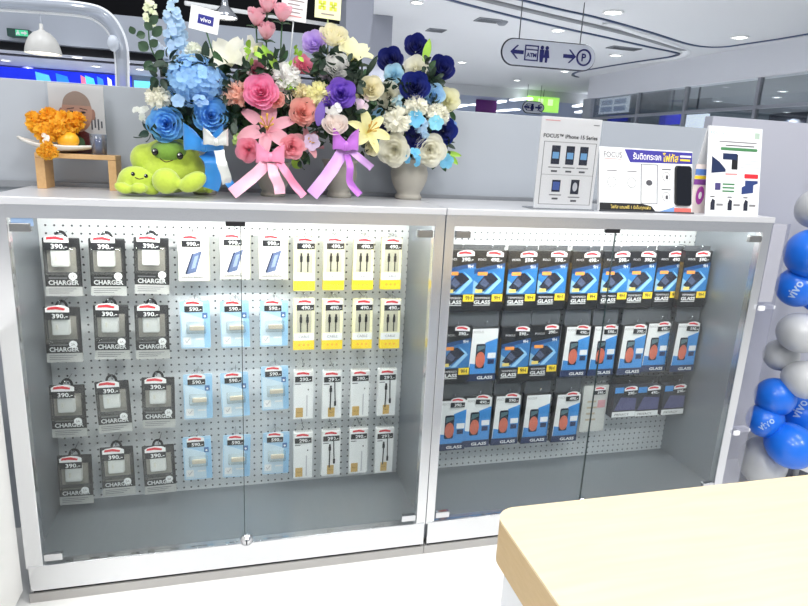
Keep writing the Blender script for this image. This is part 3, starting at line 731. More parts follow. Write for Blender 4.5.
def make_glass_white(lb, grp):
    t = thing('screen_protector_pack', lb, 'screen protector pack', (0, 0, 0), 0, grp)
    W, H = .112, .206
    box('box_body', t, -W / 2, W / 2, 0, .026, 0, H, DGREY, .0015)
    poly('white_panel', t, [(-W * .47, H * .14), (W * .47, H * .14), (W * .47, H * .98), (-W * .42, H * .98)], -.0007, -.0001, WHITE)
    poly('blue_picture', t, [(-W * .46, H * .14), (W * .47, H * .14), (W * .47, H * .80), (W * .04, H * .72), (-W * .02, H * .3), (-W * .44, H * .34)], -.0012, -.0006, mat('pack_azure', (62, 138, 208), .35, var=.25, scale=14))
    ph = poly('phone_picture', t, rrect(-W * .26, W * .06, H * .24, H * .70, .006, 3), -.0018, -.001, mat('phone_dark', (44, 46, 60), .25))
    poly('planet_picture', ph, arc(-W * .09, H * .405, W * .165, 0, 340, 17, H * .15), -.0024, -.0017, mat('planet_red', (206, 104, 80), .35, var=.4, scale=25))
    poly('sky_picture', ph, [(-W * .22, H * .56), (W * .04, H * .62), (W * .04, H * .67), (-W * .22, H * .66)], -.0024, -.0017, mat('sky_teal', (78, 108, 116), .35))
    box('white_label', t, W * .16, W * .44, -.0020, -.001, H * .43, H * .53, WHITE)
    box('blue_label', t, W * .18, W * .40, -.0020, -.001, H * .32, H * .41, DBLUE)
    box('black_band', t, -W * .5, W * .5, -.0014, -.0002, 0.001, H * .135, DBLUE)
    text('lettering', t, 'GLASS', W * .12, -.002, H * .065, WHITE, w=W * .56, h=H * .06, bold=.03)
    text('lettering', t, 'FOCUS', -W * .22, -.0013, H * .92, mat('text_grey', (130, 130, 132), .5), w=W * .34)
    poly('hang_tab', t, [(-W * .49, H - .001), (-W * .49, H + .03), (W * .49, H + .03), (W * .49, H - .001)], .012, .015, TABG)
    return t
def make_film_pale(lb):
    t = thing('film_pack', lb, 'film pack', (0, 0, 0))
    W, H = .112, .200
    box('box_body', t, -W / 2, W / 2, 0, .006, 0, H, mat('clear_sleeve', (206, 206, 202), .3), .0015)
    for k in range(4): box('text_line', t, -W * .3, W * (.1 - .05 * (k % 2)), -.0008, -.0001, H * (.25 + .13 * k), H * (.29 + .13 * k), mat('sleeve_tan', (186, 172, 150), .5))
    box('pink_mark', t, W * .12, W * .42, -.0008, -.0001, H * .52, H * .68, mat('faint_pink', (216, 160, 164), .5))
    poly('hang_tab', t, [(-W * .49, H - .001), (-W * .49, H + .02), (W * .49, H + .02), (W * .49, H - .001)], .001, .004, BLIST)
    return t
def make_dark_film(lb, grp):
    t = thing('privacy_film_pack', lb, 'film pack', (0, 0, 0), 0, grp)
    W, H = .108, .132
    box('box_body', t, -W / 2, W / 2, 0, .05, 0, H, mat('film_box_dark', (44, 46, 56), .35), .0015)
    box('blue_corner', t, -W * .48, -W * .12, -.0008, -.0001, H * .80, H * .98, mat('pack_azure', (62, 138, 208), .35))
    poly('violet_picture', t, [(-W * .42, H * .24), (W * .46, H * .24), (W * .46, H * .62), (-W * .2, H * .66)], -.0008, -.0001, mat('violet_print', (84, 84, 124), .35, var=.3, scale=20))
    box('white_band', t, -W * .49, W * .49, -.0012, -.0002, H * .02, H * .19, WHITE)
    text('lettering', t, 'PRIVACY', -W * .08, -.0018, H * .105, BLACK, w=W * .6, h=H * .07)
    poly('hang_tab', t, [(-W * .49, H - .001), (-W * .49, H + .03), (W * .49, H + .03), (W * .49, H - .001)], .03, .033, BLACK)
    return t
def hook(lb, x, y0, y1, z, cat='hook'):
    bm = bmesh.new()
    pts = [(0, 0, 0), (0, y1 - y0, 0), (0, y1 - y0 - .004, .006), (0, y1 - y0 - .006, .014)]
    add_tube(bm, pts, .0016, 6)
    o = mk('peg_hook', bm, CHROME); o.location = (x, y0, z)
    return tag(o, lb, cat, 'wire peg hooks')

PEGY = .340
ORD = ['top', 'second', 'third', 'bottom']
CN = ['first', 'second', 'third', 'fourth', 'fifth', 'sixth', 'seventh', 'eighth', 'ninth']
def place(first, cx, ytop, ybot, H, Y, label, group, tab, thick, roll=0.0):
    """hang a pack so its body spans the measured rows at depth Y"""
    a = at_y(cx, ytop, Y); b = at_y(cx, ybot, Y)
    mid = (a + b) / 2
    loc = Vector((mid.x, Y, mid.z - H / 2))
    if not first.get('used'):
        first['used'] = True; o = first['o']; o.location = loc; o['label'] = label
    else:
        o = dup(first['o'], loc, None, label, group)
    o.rotation_euler = (0, roll, 0)
    hook('wire hook for the ' + ' '.join(label.split()[:12]), loc.x, PEGY, Y - .006, loc.z + H + tab)
    return o
rng = random.Random(5)
# --- chargers (left cabinet, three columns)
G = 'white wall chargers in dark packs'
fc = {'o': make_charger('x', G)}
cols = [[(62.5, 240, 294), (63, 307, 362), (68, 384, 438), (75, 453, 506)], [(107.5, 240, 294), (111, 306, 358), (114.5, 379, 434), (118, 447, 495)], [(151, 240, 291.5), (152, 306, 358), (158, 377, 428), (160, 444, 494)]]
CX = ['left', 'middle', 'right']
for c, col in enumerate(cols):
    for r_, (cx, y0, y1) in enumerate(col):
        place(fc, cx, y0, y1, .176, .262, 'white charger in dark blister pack, %s row, %s charger column' % (ORD[r_], CX[c]), G, .008, .03, R((rng.random() - .5) * 3))
# --- power banks
G = 'power bank boxes of the top row'
fp = {'o': make_powerbank('x', G)}
for c, (cx, y0, y1) in enumerate([(193.5, 233, 282), (235, 232.5, 279.5), (273.5, 233, 280)]):
    place(fp, cx, y0, y1, .152, .28, 'white power bank box with blue gadget picture, %s of three in the top row' % CX[c], G, .006, .02)
# --- pale blue packs
G = 'pale blue adapter packs'
fb = {'o': make_bluepack('x', G)}
for r_, row in enumerate([[(195.5, 299, 350), (235.5, 299, 349), (274, 299, 347.5)], [(198, 372, 421), (236, 371, 418), (275.5, 366, 410)], [(198, 434, 482), (236, 432, 480), (275.5, 429, 477)]]):
    for c, (cx, y0, y1) in enumerate(row):
        place(fb, cx, y0, y1, .160, .288, 'pale blue adapter pack, %s row of blue packs, %s column' % (['upper', 'middle', 'lower'][r_], CX[c]), G, .008, .01, R((rng.random() - .5) * 4))
# --- yellow cable boxes
G = 'yellow cable boxes'
fy = {'o': make_yellow('x', G)}
for r_, row in enumerate([[(304.5, 236, 292), (334, 236, 291.5), (363.5, 236, 291.5), (391.5, 236, 291.5)], [(304, 297, 352), (332.5, 297, 351.5), (362.5, 297, 351), (390.5, 297, 351)]]):
    for c, (cx, y0, y1) in enumerate(row):
        place(fy, cx, y0, y1, .178, .272, 'yellow and cream cable box, %s yellow row, %s from left' % (['upper', 'lower'][r_], CN[c]), G, .008, .02)
# --- white cable sleeves
G = 'white cable sleeves'
fw = [{'o': make_white('x', G, False)}, {'o': make_white('x', G, True)}]
for r_, row in enumerate([[(303.5, 369, 421), (332, 369, 421), (360, 368, 419.5), (387, 367, 418)], [(303, 430, 481), (331, 428.5, 478), (358.5, 427, 475), (384.5, 426, 475)]]):
    for c, (cx, y0, y1) in enumerate(row):
        place(fw[c % 2], cx, y0, y1, .176, .258, 'white cable sleeve %s, %s white row, %s from left' % (['with gold patch only', 'showing a black cable'][c % 2], ['upper', 'lower'][r_], CN[c]), G, .02, .02)
# --- screen protectors (right cabinet); price tags are added per pack below
G = 'screen protector packs in the right cabinet'
fd = {'o': make_glass_dark('x', G)}; fwh = {'o': make_glass_white('x', G)}
row1 = [(459.5, 252, 310), (488.5, 252, 310), (522, 252, 310), (552, 251, 310), (585, 251, 310), (615, 251, 309), (641, 251, 308), (668.5, 251, 307), (695, 251, 307)]
tags = ['390.-', '490.-', '590.-']
def add_tag(o, x, z, w, i):
    price_tag(o, x, z, w, tags[i % 3], y=-.0034, roll=R((rng.random() - .5) * 8))
YR = .255
made = []
for c, (cx, y0, y1) in enumerate(row1):
    o = place(fd, cx, y0, y1, .222, YR if c < 8 else .222, 'black and blue screen protector pack, top row, %s from left' % CN[c], G, .008, .026)
    made.append((o, .016, .202, .064, c))
row2 = [('d', 455, 329, 382), ('w', 483, 330, 378.5), ('d', 515, 328, 382), ('d', 544, 327, 379), ('w', 575.5, 327, 375.5), ('w', 603, 326.5, 374.5), ('w', 632, 325.5, 374), ('w', 656, 324, 370), ('w', 685, 324, 370)]
for c, (k, cx, y0, y1) in enumerate(row2):
    f, H = (fd, .222) if k == 'd' else (fwh, .206)
    o = place(f, cx, y0, y1, H, YR if c < 8 else .222, '%s screen protector pack, middle row, %s from left' % ({'d': 'black and blue', 'w': 'white and blue'}[k], CN[c]), G, .008 if k == 'd' else .015, .026)
    sz = 3.4 if k == 'd' else 2.0
    for tb in o.children:
        if tb.name.startswith('hang_tab'): tb.scale.z = sz; tb.location.z = (H - .001) * (1 - sz)  # stretched tabs also stand in for the shadow band between rows
    if c != 1: made.append((o, .02, H * .93, .056, c))
row3 = [(452, 400, 450), (477, 398, 445.5), (506, 396, 443.5), (536, 396, 441), (566, 395, 440)]
for c, (cx, y0, y1) in enumerate(row3):
    o = place(fwh, cx, y0, y1, .206, YR, 'white and blue screen protector pack, bottom row, %s from left' % CN[c], G, .015, .026)
    if c != 3: made.append((o, .016, .206 * .95, .056, c))
o = make_film_pale('pale clear sleeved film pack, bottom row, between the white blue packs and the dark films')
ff = {'o': o}
o = place(ff, 594, 386, 431, .200, .27, o['label'], None, .01, .01); made.append((o, .015, .18, .05, 0))
G = 'dark film boxes of the bottom row'
fk = {'o': make_dark_film('x', G)}
for c, (cx, y0, y1) in enumerate([(625, 386, 418), (648, 385.5, 417), (674, 384.5, 415)]):
    o = place(fk, cx, y0, y1, .132, .235, 'small dark film box with white lower band, %s of three at the bottom right' % CX[c], G, .015, .05); made.append((o, .018, .116, .058, c))
for a in made: add_tag(*a)

# ================================================================== WOODEN COUNTER, LEFT COUNTER
TZ = 0.8
c0 = at_z(503, 513, TZ)
wx, wy = c0.x - .012, c0.y + .012
TOPW = wood_mat('pale_birch', (234, 216, 180), (220, 198, 156), (1.0, 12, 4), .32)
EDGEW = wood_mat('birch_edge', (206, 178, 132), (190, 160, 112), (6, 6, 30), .45)
t = thing('service_counter', 'pale birch topped white counter in the right foreground', 'counter', (wx + .75, wy - .45, 0))
def rplate(name, x0, x1, y0, y1, z0, z1, r, mt, parent):
    pts = [(x0 + r - r * math.cos(R(a)), y1 - r + r * math.sin(R(a))) for a in range(0, 91, 9)] + [(x1, y1), (x1, y0), (x0, y0)]
    bm = bmesh.new()
    A = [bm.verts.new((x, y, z0)) for x, y in pts]; B = [bm.verts.new((x, y, z1)) for x, y in pts]; n = len(pts)
    bm.faces.new(A); bm.faces.new(B[::-1])
    for i in range(n): bm.faces.new((A[i], A[(i + 1) % n], B[(i + 1) % n], B[i]))
    bmesh.ops.recalc_face_normals(bm, faces=bm.faces[:])
    return mk(name, bm, mt, parent, smooth=False)
rplate('worktop', -.75, .85, -.45, .45, TZ - .004, TZ, .035, TOPW, t)
rplate('edge_band', -.75, .85, -.45, .45, TZ - .072, TZ - .0042, .035, EDGEW, t)
rplate('body', -.738, .83, -.44, .438, 0.06, TZ - .0722, .03, mat('counter_white', (226, 228, 232), .4), t)
rplate('kickboard', -.70, .80, -.40, .40, 0, .0598, .02, mat('kick_grey', (140, 142, 146), .4), t)

t = thing('side_counter', 'white counter at the far left edge touching the steel cabinet', 'counter', (-1.55, -.45, 0))
WHP = mat('white_laminate', (240, 239, 236), .3, 0, .015)
box('worktop', t, -.35, .350, -.45, .448, .80, .823, WHP, .003)
box('body', t, -.345, .344, -.445, .445, .05, .7995, WHP, .002)
box('kickboard', t, -.32, .32, -.42, .42, 0, .0495, mat('kick_pale', (214, 213, 210), .4))
box('panel_seam', t, .3442, .3452, -.03, -.026, .05, .79, mat('seam_grey', (205, 204, 202), .5))

# ================================================================== STANDS ON TOP
def stand(lb, cat, name, px_bl, px_br, px_top, lean, mt=WHITE, th=.004):
    a = at_z(*px_bl, ZT); b = at_z(*px_br, ZT)
    yb = min(a.y, b.y) if lean else (a.y + b.y) / 2
    a = at_y(px_bl[0], px_bl[1], yb); b = at_y(px_br[0], px_br[1], yb)
    W = b.x - a.x
    H = at_y((px_bl[0] + px_br[0]) / 2, px_top, yb + lean).z - ZT
    t = thing(name, lb, cat, ((a.x + b.x) / 2, yb, ZT))
    return t, W, H
def sheared(o, k):
    for v in o.data.vertices: v.co.y += v.co.z * k
PAPER = mat('paper_white', (238, 240, 243), .45, var=.01)
TGREY = mat('text_grey', (130, 130, 132), .5)
# 1: upright acrylic stand, five phones
t, W, H = stand('tall white promo stand with five small phone pictures, left of three stands', 'promo stand', 'promo_stand', (533, 209.5), (591.5, 210.5), 117, 0.0)
box('paper_sheet', t, -W / 2, W / 2, 0, .004, .004, H, mat('paper_warm', (222, 221, 222), .45, var=.01), .001)
box('acrylic_cover', t, -W / 2 - .003, W / 2 + .003, -.004, -.0025, 0.002, H + .003, clear('acrylic', (252, 253, 254), .02, .03))
box('base', t, -W / 2 - .005, W / 2 + .005, -.006, .07, 0, .0035, clear('acrylic_base', (226, 230, 234), .3, .05, haze=.3))
y = -.0006
text('lettering', t, 'FOCUS™ iPhone 15 Series', 0, y, H * .80, BLACK, w=W * .9, h=H * .045, bold=.02)
box('text_line', t, -W * .44, -W * .2, y, y + .0004, H * .955, H * .965, mat('faint_red', (214, 150, 150), .5)); box('text_line', t, W * .36, W * .46, y, y + .0004, H * .93, H * .94, TGREY)
bm = bmesh.new()
for q in ((-W * .43, W * .45, .735, .74), (-W * .43, W * .45, .06, .065), (-W * .43, -W * .42, .06, .74), (W * .44, W * .45, .06, .74), (-W * .43, W * .45, .385, .389)): add_box(bm, q[0], q[1], y, y + .0004, H * q[2], H * q[3])
mk('border_lines', bm, TGREY, t, smooth=False)
for x, z0, z1, c in ((-.22, .50, .70, 'a'), (.02, .50, .70, 'b'), (.25, .50, .70, 'c'), (-.16, .20, .33, 'd'), (.16, .18, .34, 'e')):
    w = .07
    ph = box('phone_picture', t, W * (x - w), W * (x + w), y - .0002, y + .0003, H * z0, H * z1, mat('phone_dark', (44, 46, 60), .25))
    if c in 'abc': box('screen_glow', ph, W * (x - w * .75), W * (x + w * .75), y - .0006, y - .0002, H * (z0 + .06), H * (z0 + .13), mat('phone_blue', (110, 160, 205), .4))
    elif c == 'd': box('screen_glow', ph, W * (x - w * .8), W * (x + w * .8), y - .0006, y - .0002, H * (z0 + .02), H * (z1 - .02), mat('phone_navy', (66, 90, 160), .4))
    else: poly('screen_glow', ph, arc(W * x, H * .26, W * .04, 0, 340, 12, H * .05), y - .0006, y - .0002, mat('icon_grey', (190, 190, 196), .5))
    box('caption', t, W * (x - .1), W * (x + .1), y, y + .0004, H * (z0 - .04), H * (z0 - .028), TGREY)
    box('caption', t, W * (x - .05), W * (x + .05), y, y + .0004, H * (z0 - .085), H * (z0 - .065), mat('text_dark', (80, 80, 86), .5))
# 2: wide leaning counter stand with a phone dummy
t, W, H = stand('wide white and purple promo stand holding a black phone, middle of three stands', 'promo stand', 'promo_stand', (599, 211), (692, 213), 149, 0.045)
k = .045 / H
ch = []
ch.append(box('board', t, -W / 2, W / 2, 0, .012, 0, H, PAPER, .001)); y = -.0008
PURP = mat('banner_violet', (56, 50, 150), .4)
ch.append(poly('purple_banner', t, [(-W * .24, H * .98), (W * .495, H * .98), (W * .495, H * .80), (-W * .18, H * .78)], y, y + .0006, PURP))
ch.append(text('lettering', t, 'FOCUS', -W * .36, y, H * .885, TGREY, w=W * .19, h=H * .09, bold=.01))
ch.append(box('text_line', t, -W * .45, -W * .27, y, y + .0004, H * .815, H * .825, mat('faint_red', (214, 150, 150), .5)))
ch.append(text('lettering', t, 'รับติดกระจก', -W * .0, y - .0006, H * .885, WHITE, w=W * .30, h=H * .11, bold=.015))
ch.append(text('lettering', t, 'โฟกัส', W * .255, y - .0006, H * .885, YEL, w=W * .17, h=H * .14, bold=.02))
ch.append(box('text_line', t, W * .36, W * .48, y - .0008, y, H * .90, H * .93, WHITE)); ch.append(box('text_line', t, W * .36, W * .47, y - .0008, y, H * .84, H * .87, YEL))
GL = mat('panel_line_grey', (206, 208, 214), .5)
for x0, x1 in ((-.45, -.29), (-.24, -.08)):
    bm = bmesh.new()
    for q in ((x0, x1, .20, .205), (x0, x1, .73, .735), (x0, x0 + .004, .2, .735), (x1 - .004, x1, .2, .735)): add_box(bm, W * q[0], W * q[1], y, y + .0004, H * q[2], H * q[3])
    xc = (x0 + x1) / 2
    ch.append(mk('panel_outline', bm, GL, t, smooth=False))
    ch.append(tube('icon_ring', t, [(a, y, b) for a, b in arc(W * xc, H * .46, W * .045, 0, 345, 23)], .0007, TGREY, 4, True))
    ch.append(box('text_line', t, W * (xc - .05), W * (xc + .05), y, y + .0004, H * .63, H * .645, TGREY))
    ch.append(box('text_line', t, W * (xc - .06), W * (xc + .06), y, y + .0004, H * .29, H * .30, GL))
bm = bmesh.new()
for q in ((-.065, .115, .14, .148), (-.065, .115, .755, .763), (-.065, -.058, .14, .763), (.108, .115, .14, .763)): add_box(bm, W * q[0], W * q[1], y - .0003, y + .0004, H * q[2], H * q[3])
ch.append(mk('film_outline', bm, mat('outline_dark', (92, 94, 104), .4), t, smooth=False))
ch.append(poly('eye_icon', t, arc(W * .025, H * .47, W * .034, 0, 345, 15, H * .045), y - .0004, y + .0003, mat('text_dark', (80, 80, 86), .5)))
for zc in (.60, .28):
    bm = bmesh.new()
    for q in ((.14, .28, zc - .13, zc - .124), (.14, .28, zc + .13, zc + .136), (.14, .144, zc - .13, zc + .13), (.276, .28, zc - .13, zc + .13)): add_box(bm, W * q[0], W * q[1], y, y + .0004, H * q[2], H * q[3])
    ch.append(mk('panel_outline', bm, GL, t, smooth=False))
    ch.append(tube('icon_ring', t, [(a, y, b) for a, b in arc(W * .21, H * (zc - .02), W * .04, 0, 345, 23)], .0007, TGREY, 4, True))
    ch.append(box('text_line', t, W * .16, W * .26, y, y + .0004, H * (zc + .085), H * (zc + .1), mat('text_dark', (80, 80, 86), .5)))
    ch.append(box('icon_mark', t, W * .205, W * .23, y - .0003, y + .0003, H * (zc - .06), H * (zc + .0), mat('text_dark', (80, 80, 86), .5)))
ch.append(poly('black_banner', t, [(-W * .495, H * .01), (W * .10, H * .01), (W * .05, H * .10), (-W * .05, H * .135), (-W * .495, H * .135)], y, y + .0006, BLACK))
ch.append(text('lettering', t, 'โฟกัส แถมฟรี 1 ปีเต็มทุกแผ่น', -W * .17, y - .0006, H * .07, mat('lime_print', (232, 206, 110), .5), w=W * .42, h=H * .075, bold=.01))
ch.append(poly('blue_swoosh', t, [(W * .12, H * .01), (W * .30, H * .01), (W * .30, H * .10)], y, y + .0006, mat('swoosh_blue', (120, 160, 220), .5)))
ch.append(box('red_label', t, W * .30, W * .49, y - .0004, y + .0004, H * .02, H * .085, mat('label_salmon', (226, 112, 104), .5)))
ph = poly('phone', t, rrect(W * .30, W * .475, H * .125, H * .765, .011, 5), y - .008, y, BLACK); ch.append(ph)
g = poly('phone_screen', ph, rrect(W * .307, W * .468, H * .14, H * .75, .009, 5), y - .0086, y - .0078, mat('screen_black', (12, 16, 26), .12)); ch.append(g)
for o in ch: sheared(o, k)
bm = bmesh.new(); add_poly(bm, [(0.012, 0), (.012 + k * H * .8, H * .8), (.10, 0)], -.002, .002)
for v in bm.verts: v.co = Vector((v.co.y, v.co.x + .001, v.co.z))
bmesh.ops.recalc_face_normals(bm, faces=bm.faces[:]); mk('prop', bm, PAPER, t, smooth=False)
box('foot_strip', t, -W / 2, W / 2, -.010, .0, 0, .0045, mat('strip_dark', (66, 68, 74), .4))
# 3: tall tent card
t, W, H = stand('tall white tent card with tablet and phone pictures, right of three stands', 'promo stand', 'promo_stand', (705, 214), (758, 215), 127, 0.05)
k = .05 / H; ch = []; y = -.0006
ch.append(box('front_sheet', t, -W / 2, W / 2, 0, .003, 0, H, PAPER))
bk = box('back_sheet', t, -W / 2, W / 2, 0, .003, 0, H, PAPER)
for v in bk.data.vertices: v.co.y += .105 - v.co.z * (.105 - .05 - .003) / H
ch.append(text('lettering', t, 'FOCUS', -W * .34, y, H * .925, mat('faint_blue', (140, 180, 214), .5), w=W * .24, h=H * .03))
ch.append(box('logo_mark', t, W * .36, W * .45, y, y + .0004, H * .88, H * .95, mat('faint_green', (176, 196, 182), .5)))
ch.append(box('text_line', t, -W * .30, W * .40, y, y + .0004, H * .825, H * .838, TGREY)); ch.append(box('text_line', t, -W * .18, W * .36, y, y + .0004, H * .785, H * .797, mat('text_dark', (80, 80, 86), .5)))
ch.append(poly('green_ribbon', t, rrect(-W * .27, W * .42, H * .735, H * .768, .004, 4), y - .0004, y + .0003, mat('ribbon_green', (70, 132, 84), .5)))
ch.append(box('tablet_picture', t, -W * .05, W * .06, y, y + .0004, H * .52, H * .69, BLACK)); ch.append(poly('device_picture', t, [(-W * .42, H * .47), (-W * .16, H * .49), (-W * .16, H * .52), (-W * .28, H * .60), (-W * .42, H * .66)], y, y + .0004, DBLUE))
ch.append(box('device_picture', t, -W * .22, W * .04, y - .0003, y + .0004, H * .63, H * .70, DBLUE)); ch.append(box('text_line', t, -W * .16, W * .06, y, y + .0004, H * .455, H * .475, mat('faint_red', (214, 150, 150), .5)))
for z in (.62, .58, .54): ch.append(box('text_line', t, W * .12, W * .48, y, y + .0004, H * z, H * (z + .012), GL))
ch.append(poly('red_label', t, rrect(W * .20, W * .46, H * .425, H * .475, .003, 3), y - .0004, y + .0003, RED))
ch.append(poly('bag_picture', t, [(W * .16, H * .24), (W * .38, H * .26), (W * .38, H * .35), (W * .46, H * .37), (W * .46, H * .40), (W * .22, H * .40), (W * .22, H * .34), (W * .16, H * .32)], y, y + .0004, mat('bag_navy', (40, 62, 120), .5)))
ch.append(box('phone_picture', t, -W * .34, -W * .24, y, y + .0004, H * .28, H * .36, mat('phone_violet', (74, 66, 120), .4)))
for z in (.34, .30, .26): ch.append(box('text_line', t, -W * .2, W * .02, y, y + .0004, H * z, H * (z + .018), mat('ribbon_green', (70, 132, 84), .5)))
for x in (-.38, -.06, .24):
    ch.append(poly('phone_picture', t, [(W * (x - .03), H * .05), (W * (x + .05), H * .05), (W * (x + .05), H * .16), (W * x, H * .18), (W * (x - .03), H * .13)], y, y + .0004, mat('phone_dark', (44, 46, 60), .25)))
    ch.append(box('text_line', t, W * (x + .08), W * (x + .2), y, y + .0004, H * .10, H * .125, TGREY)); ch.append(box('text_line', t, W * (x - .04), W * (x + .04), y, y + .0004, H * .195, H * .208, mat('text_dark', (80, 80, 86), .5)))
for o in ch: sheared(o, k)
# small promo card tucked behind
p = at_y(690, 206, .10); p2 = at_y(706, 206, .10)
t = thing('promo_card', 'small pink, yellow and purple card tucked between the middle and right stands', 'card', ((p.x + p2.x) / 2, .10, ZT)); w = (p2.x - p.x) / 2
h = at_y(698, 164, p.y).z - ZT
box('card', t, -w, w, 0, .004, 0, h, mat('card_pinkish', (232, 220, 216), .5))
box('yellow_stripe', t, -w, w, -.001, -.0002, h * .70, h * .76, YEL); box('blue_stripe', t, -w, w, -.001, -.0002, h * .78, h * .9, mat('stripe_blue', (90, 130, 200), .5)); box('violet_stripe', t, -w, w, -.001, -.0002, h * .58, h * .69, mat('stripe_violet', (130, 70, 150), .5))
poly('purple_ring', t, arc(0.0, h * .36, w * .5, 0, 345, 23, h * .19), -.0012, -.0002, mat('ring_purple', (170, 70, 165), .5)); poly('ring_centre', t, arc(0.0, h * .36, w * .2, 0, 345, 23, h * .075), -.0018, -.001, WHITE)

# ================================================================== OFFERING BENCH, PHOTO, FLOWERS
BW = wood_mat('bench_wood', (214, 176, 126), (190, 148, 98), (14, 3, 14), .5)
a = at_z(47, 187, ZT); b = at_z(112, 191.5, ZT)
yb = (a.y + b.y) / 2 - .02
xl_, xr_ = at_y(35, 165, yb).x, at_y(116, 165, yb).x
zt_ = at_y(75, 154, yb).z
t = thing('wooden_bench', 'small pale wood bench under the marigolds and photograph', 'bench', ((xl_ + xr_) / 2, yb, ZT))
w = (xr_ - xl_) / 2; h = zt_ - ZT
DB = .09
box('seat', t, -w, w, 0, DB, h - .014, h, BW, .002)
for s in (-1, 1):
    box('leg', t, (w - .022) * s if s > 0 else -w, w if s > 0 else -w + .024, 0.001, DB - .001, 0, h - .0142, BW, .0015)
bench = t; bz = ZT + h
# portrait print standing at the back of the bench
yp = yb + DB - .012
pa_, pb_ = at_y(50, 120, yp), at_y(105, 120, yp)
t = thing('portrait_print', 'photograph print of a bald man in dark red robe standing on the wood bench', 'photograph', ((pa_.x + pb_.x) / 2, yp, bz))
w = (pb_.x - pa_.x) / 2; h = at_y(77, 84.5, yp).z - bz
box('print', t, -w, w, 0, .004, 0, h, mat('print_grey', (205, 202, 200), .35, var=.04, scale=8), .0008)
box('clear_cover', t, -w - .004, w + .004, -.0075, -.006, 0, h + .004, MATS['acrylic'])
SK = mat('print_skin', (178, 136, 116), .4, var=.14, scale=22)
y = -.0006; fx = -.0
poly('printed_robe', t, [(-w * .75, .001), (w * .80, .001), (w * .62, h * .26), (w * .2, h * .34), (-w * .4, h * .30)], y, y + .0005, mat('print_robe', (104, 36, 40), .45, var=.2, scale=30))
face = poly('printed_face', t, arc(fx, h * .61, w * .55, 0, 345, 27, h * .295), y - .0006, y, SK)
for s in (-1, 1): poly('printed_ear', face, arc(fx + s * w * .57, h * .58, w * .09, 0, 330, 11, h * .08), y - .0003, y + .0002, mat('print_ear', (160, 116, 98), .4))
poly('printed_crown', face, arc(fx, h * .70, w * .51, 0, 180, 14, h * .20), y - .0009, y - .0005, mat('print_scalp', (150, 128, 114), .4, var=.1, scale=30))
DK = mat('print_brow', (84, 56, 48), .5)  # dark brown print of the brows
for s in (-1, 1):
    poly('printed_brow', face, [(fx + s * w * .10, h * .655), (fx + s * w * .38, h * .635), (fx + s * w * .36, h * .650), (fx + s * w * .10, h * .672)], y - .0012, y - .0006, DK)
    poly('printed_eye', face, arc(fx + s * w * .22, h * .605, w * .10, 0, 330, 11, h * .016), y - .0012, y - .0006, BLACK)
poly('printed_nose', face, [(fx - w * .06, h * .61), (fx + w * .06, h * .61), (fx + w * .13, h * .48), (fx - w * .13, h * .48)], y - .0012, y - .0006, mat('print_nose', (160, 112, 92), .4))
poly('printed_mouth', face, arc(fx, h * .40, w * .17, 0, 330, 11, h * .014), y - .0012, y - .0006, mat('print_lip', (132, 66, 60), .4))
for kx in range(4): box('printed_script', t, w * (.48 + .12 * kx), w * (.54 + .12 * kx), y - .0002, y + .0004, h * (.36 + .03 * (kx % 2)), h * (.58 - .03 * kx), mat('text_dark', (80, 80, 86), .5))

# ------------------------------------------------------------------ flower builders
def frame(pos, d, spin=0.0):
    d = Vector(d).normalized()
    s = d.cross(Vector((0, 0, 1)))
    if s.length < 1e-3: s = Vector((1, 0, 0))
    s.normalize(); q = s.cross(d)
    M = Matrix((s, q, d)).transposed().to_4x4(); M.translation = Vector(pos)
    return M @ Matrix.Rotation(spin, 4, 'Z')
def rev_petal(bm, M, ph, span, prof, lip, nu=6, nv=6, ruff=0.0, rf=6, notch=.28):
    """petal as a patch of a surface of revolution; prof(u)->(rho,h)"""
    g = []
    for j in range(nv + 1):
        v = -1 + 2 * j / nv; row = []
        um = 1 - notch * abs(v) ** 2.4
        for i in range(nu + 1):
            u = um * i / nu
            rho, h = prof(u)
            wv = math.sin(v * rf + ph * 3) * ruff * u
            rho += lip * u ** 5 + wv; h -= lip * .5 * u ** 6; h += wv * .6
            sp = span * (0.25 + .75 * math.sin(PI * min(1, u * .62 + .12)))
            a = ph + v * sp
            row.append(bm.verts.new(M @ Vector((rho * math.cos(a), rho * math.sin(a), h))))
        g.append(row)
    for j in range(nv):
        for i in range(nu): bm.faces.new((g[j][i], g[j + 1][i], g[j + 1][i + 1], g[j][i + 1]))
def rose(bm, M, r, rnd, opened=1.0):
    rings = [(.12, .78, 3, 1.0), (.25, .82, 3, 1.1), (.40, .78, 3, 1.2), (.58, .70, 4, .95), (.76, .54, 5, .80), (.90, .30, 5, .78)]
    n = 6 if opened > .9 else (5 if opened > .6 else 4)
    sc = 1.0 / rings[n - 1][0] if n < 6 else 1
    for k in range(n):
        rr, hh, cnt, span = rings[k]; rr *= sc * r; hh *= r * (1 if n == 6 else 1.35 if n == 5 else 2.0)
        pr = lambda u, rr=rr, hh=hh: (rr * (.15 + .85 * math.sin(min(1, u * 1.15) * PI / 2)), -.45 * r + (hh + .45 * r) * u ** 1.1)
        off = rnd.random() * 6
        for i in range(cnt): rev_petal(bm, M, off + 2 * PI * i / cnt, span, pr, r * (.03 + .03 * k), ruff=r * .012, rf=4)
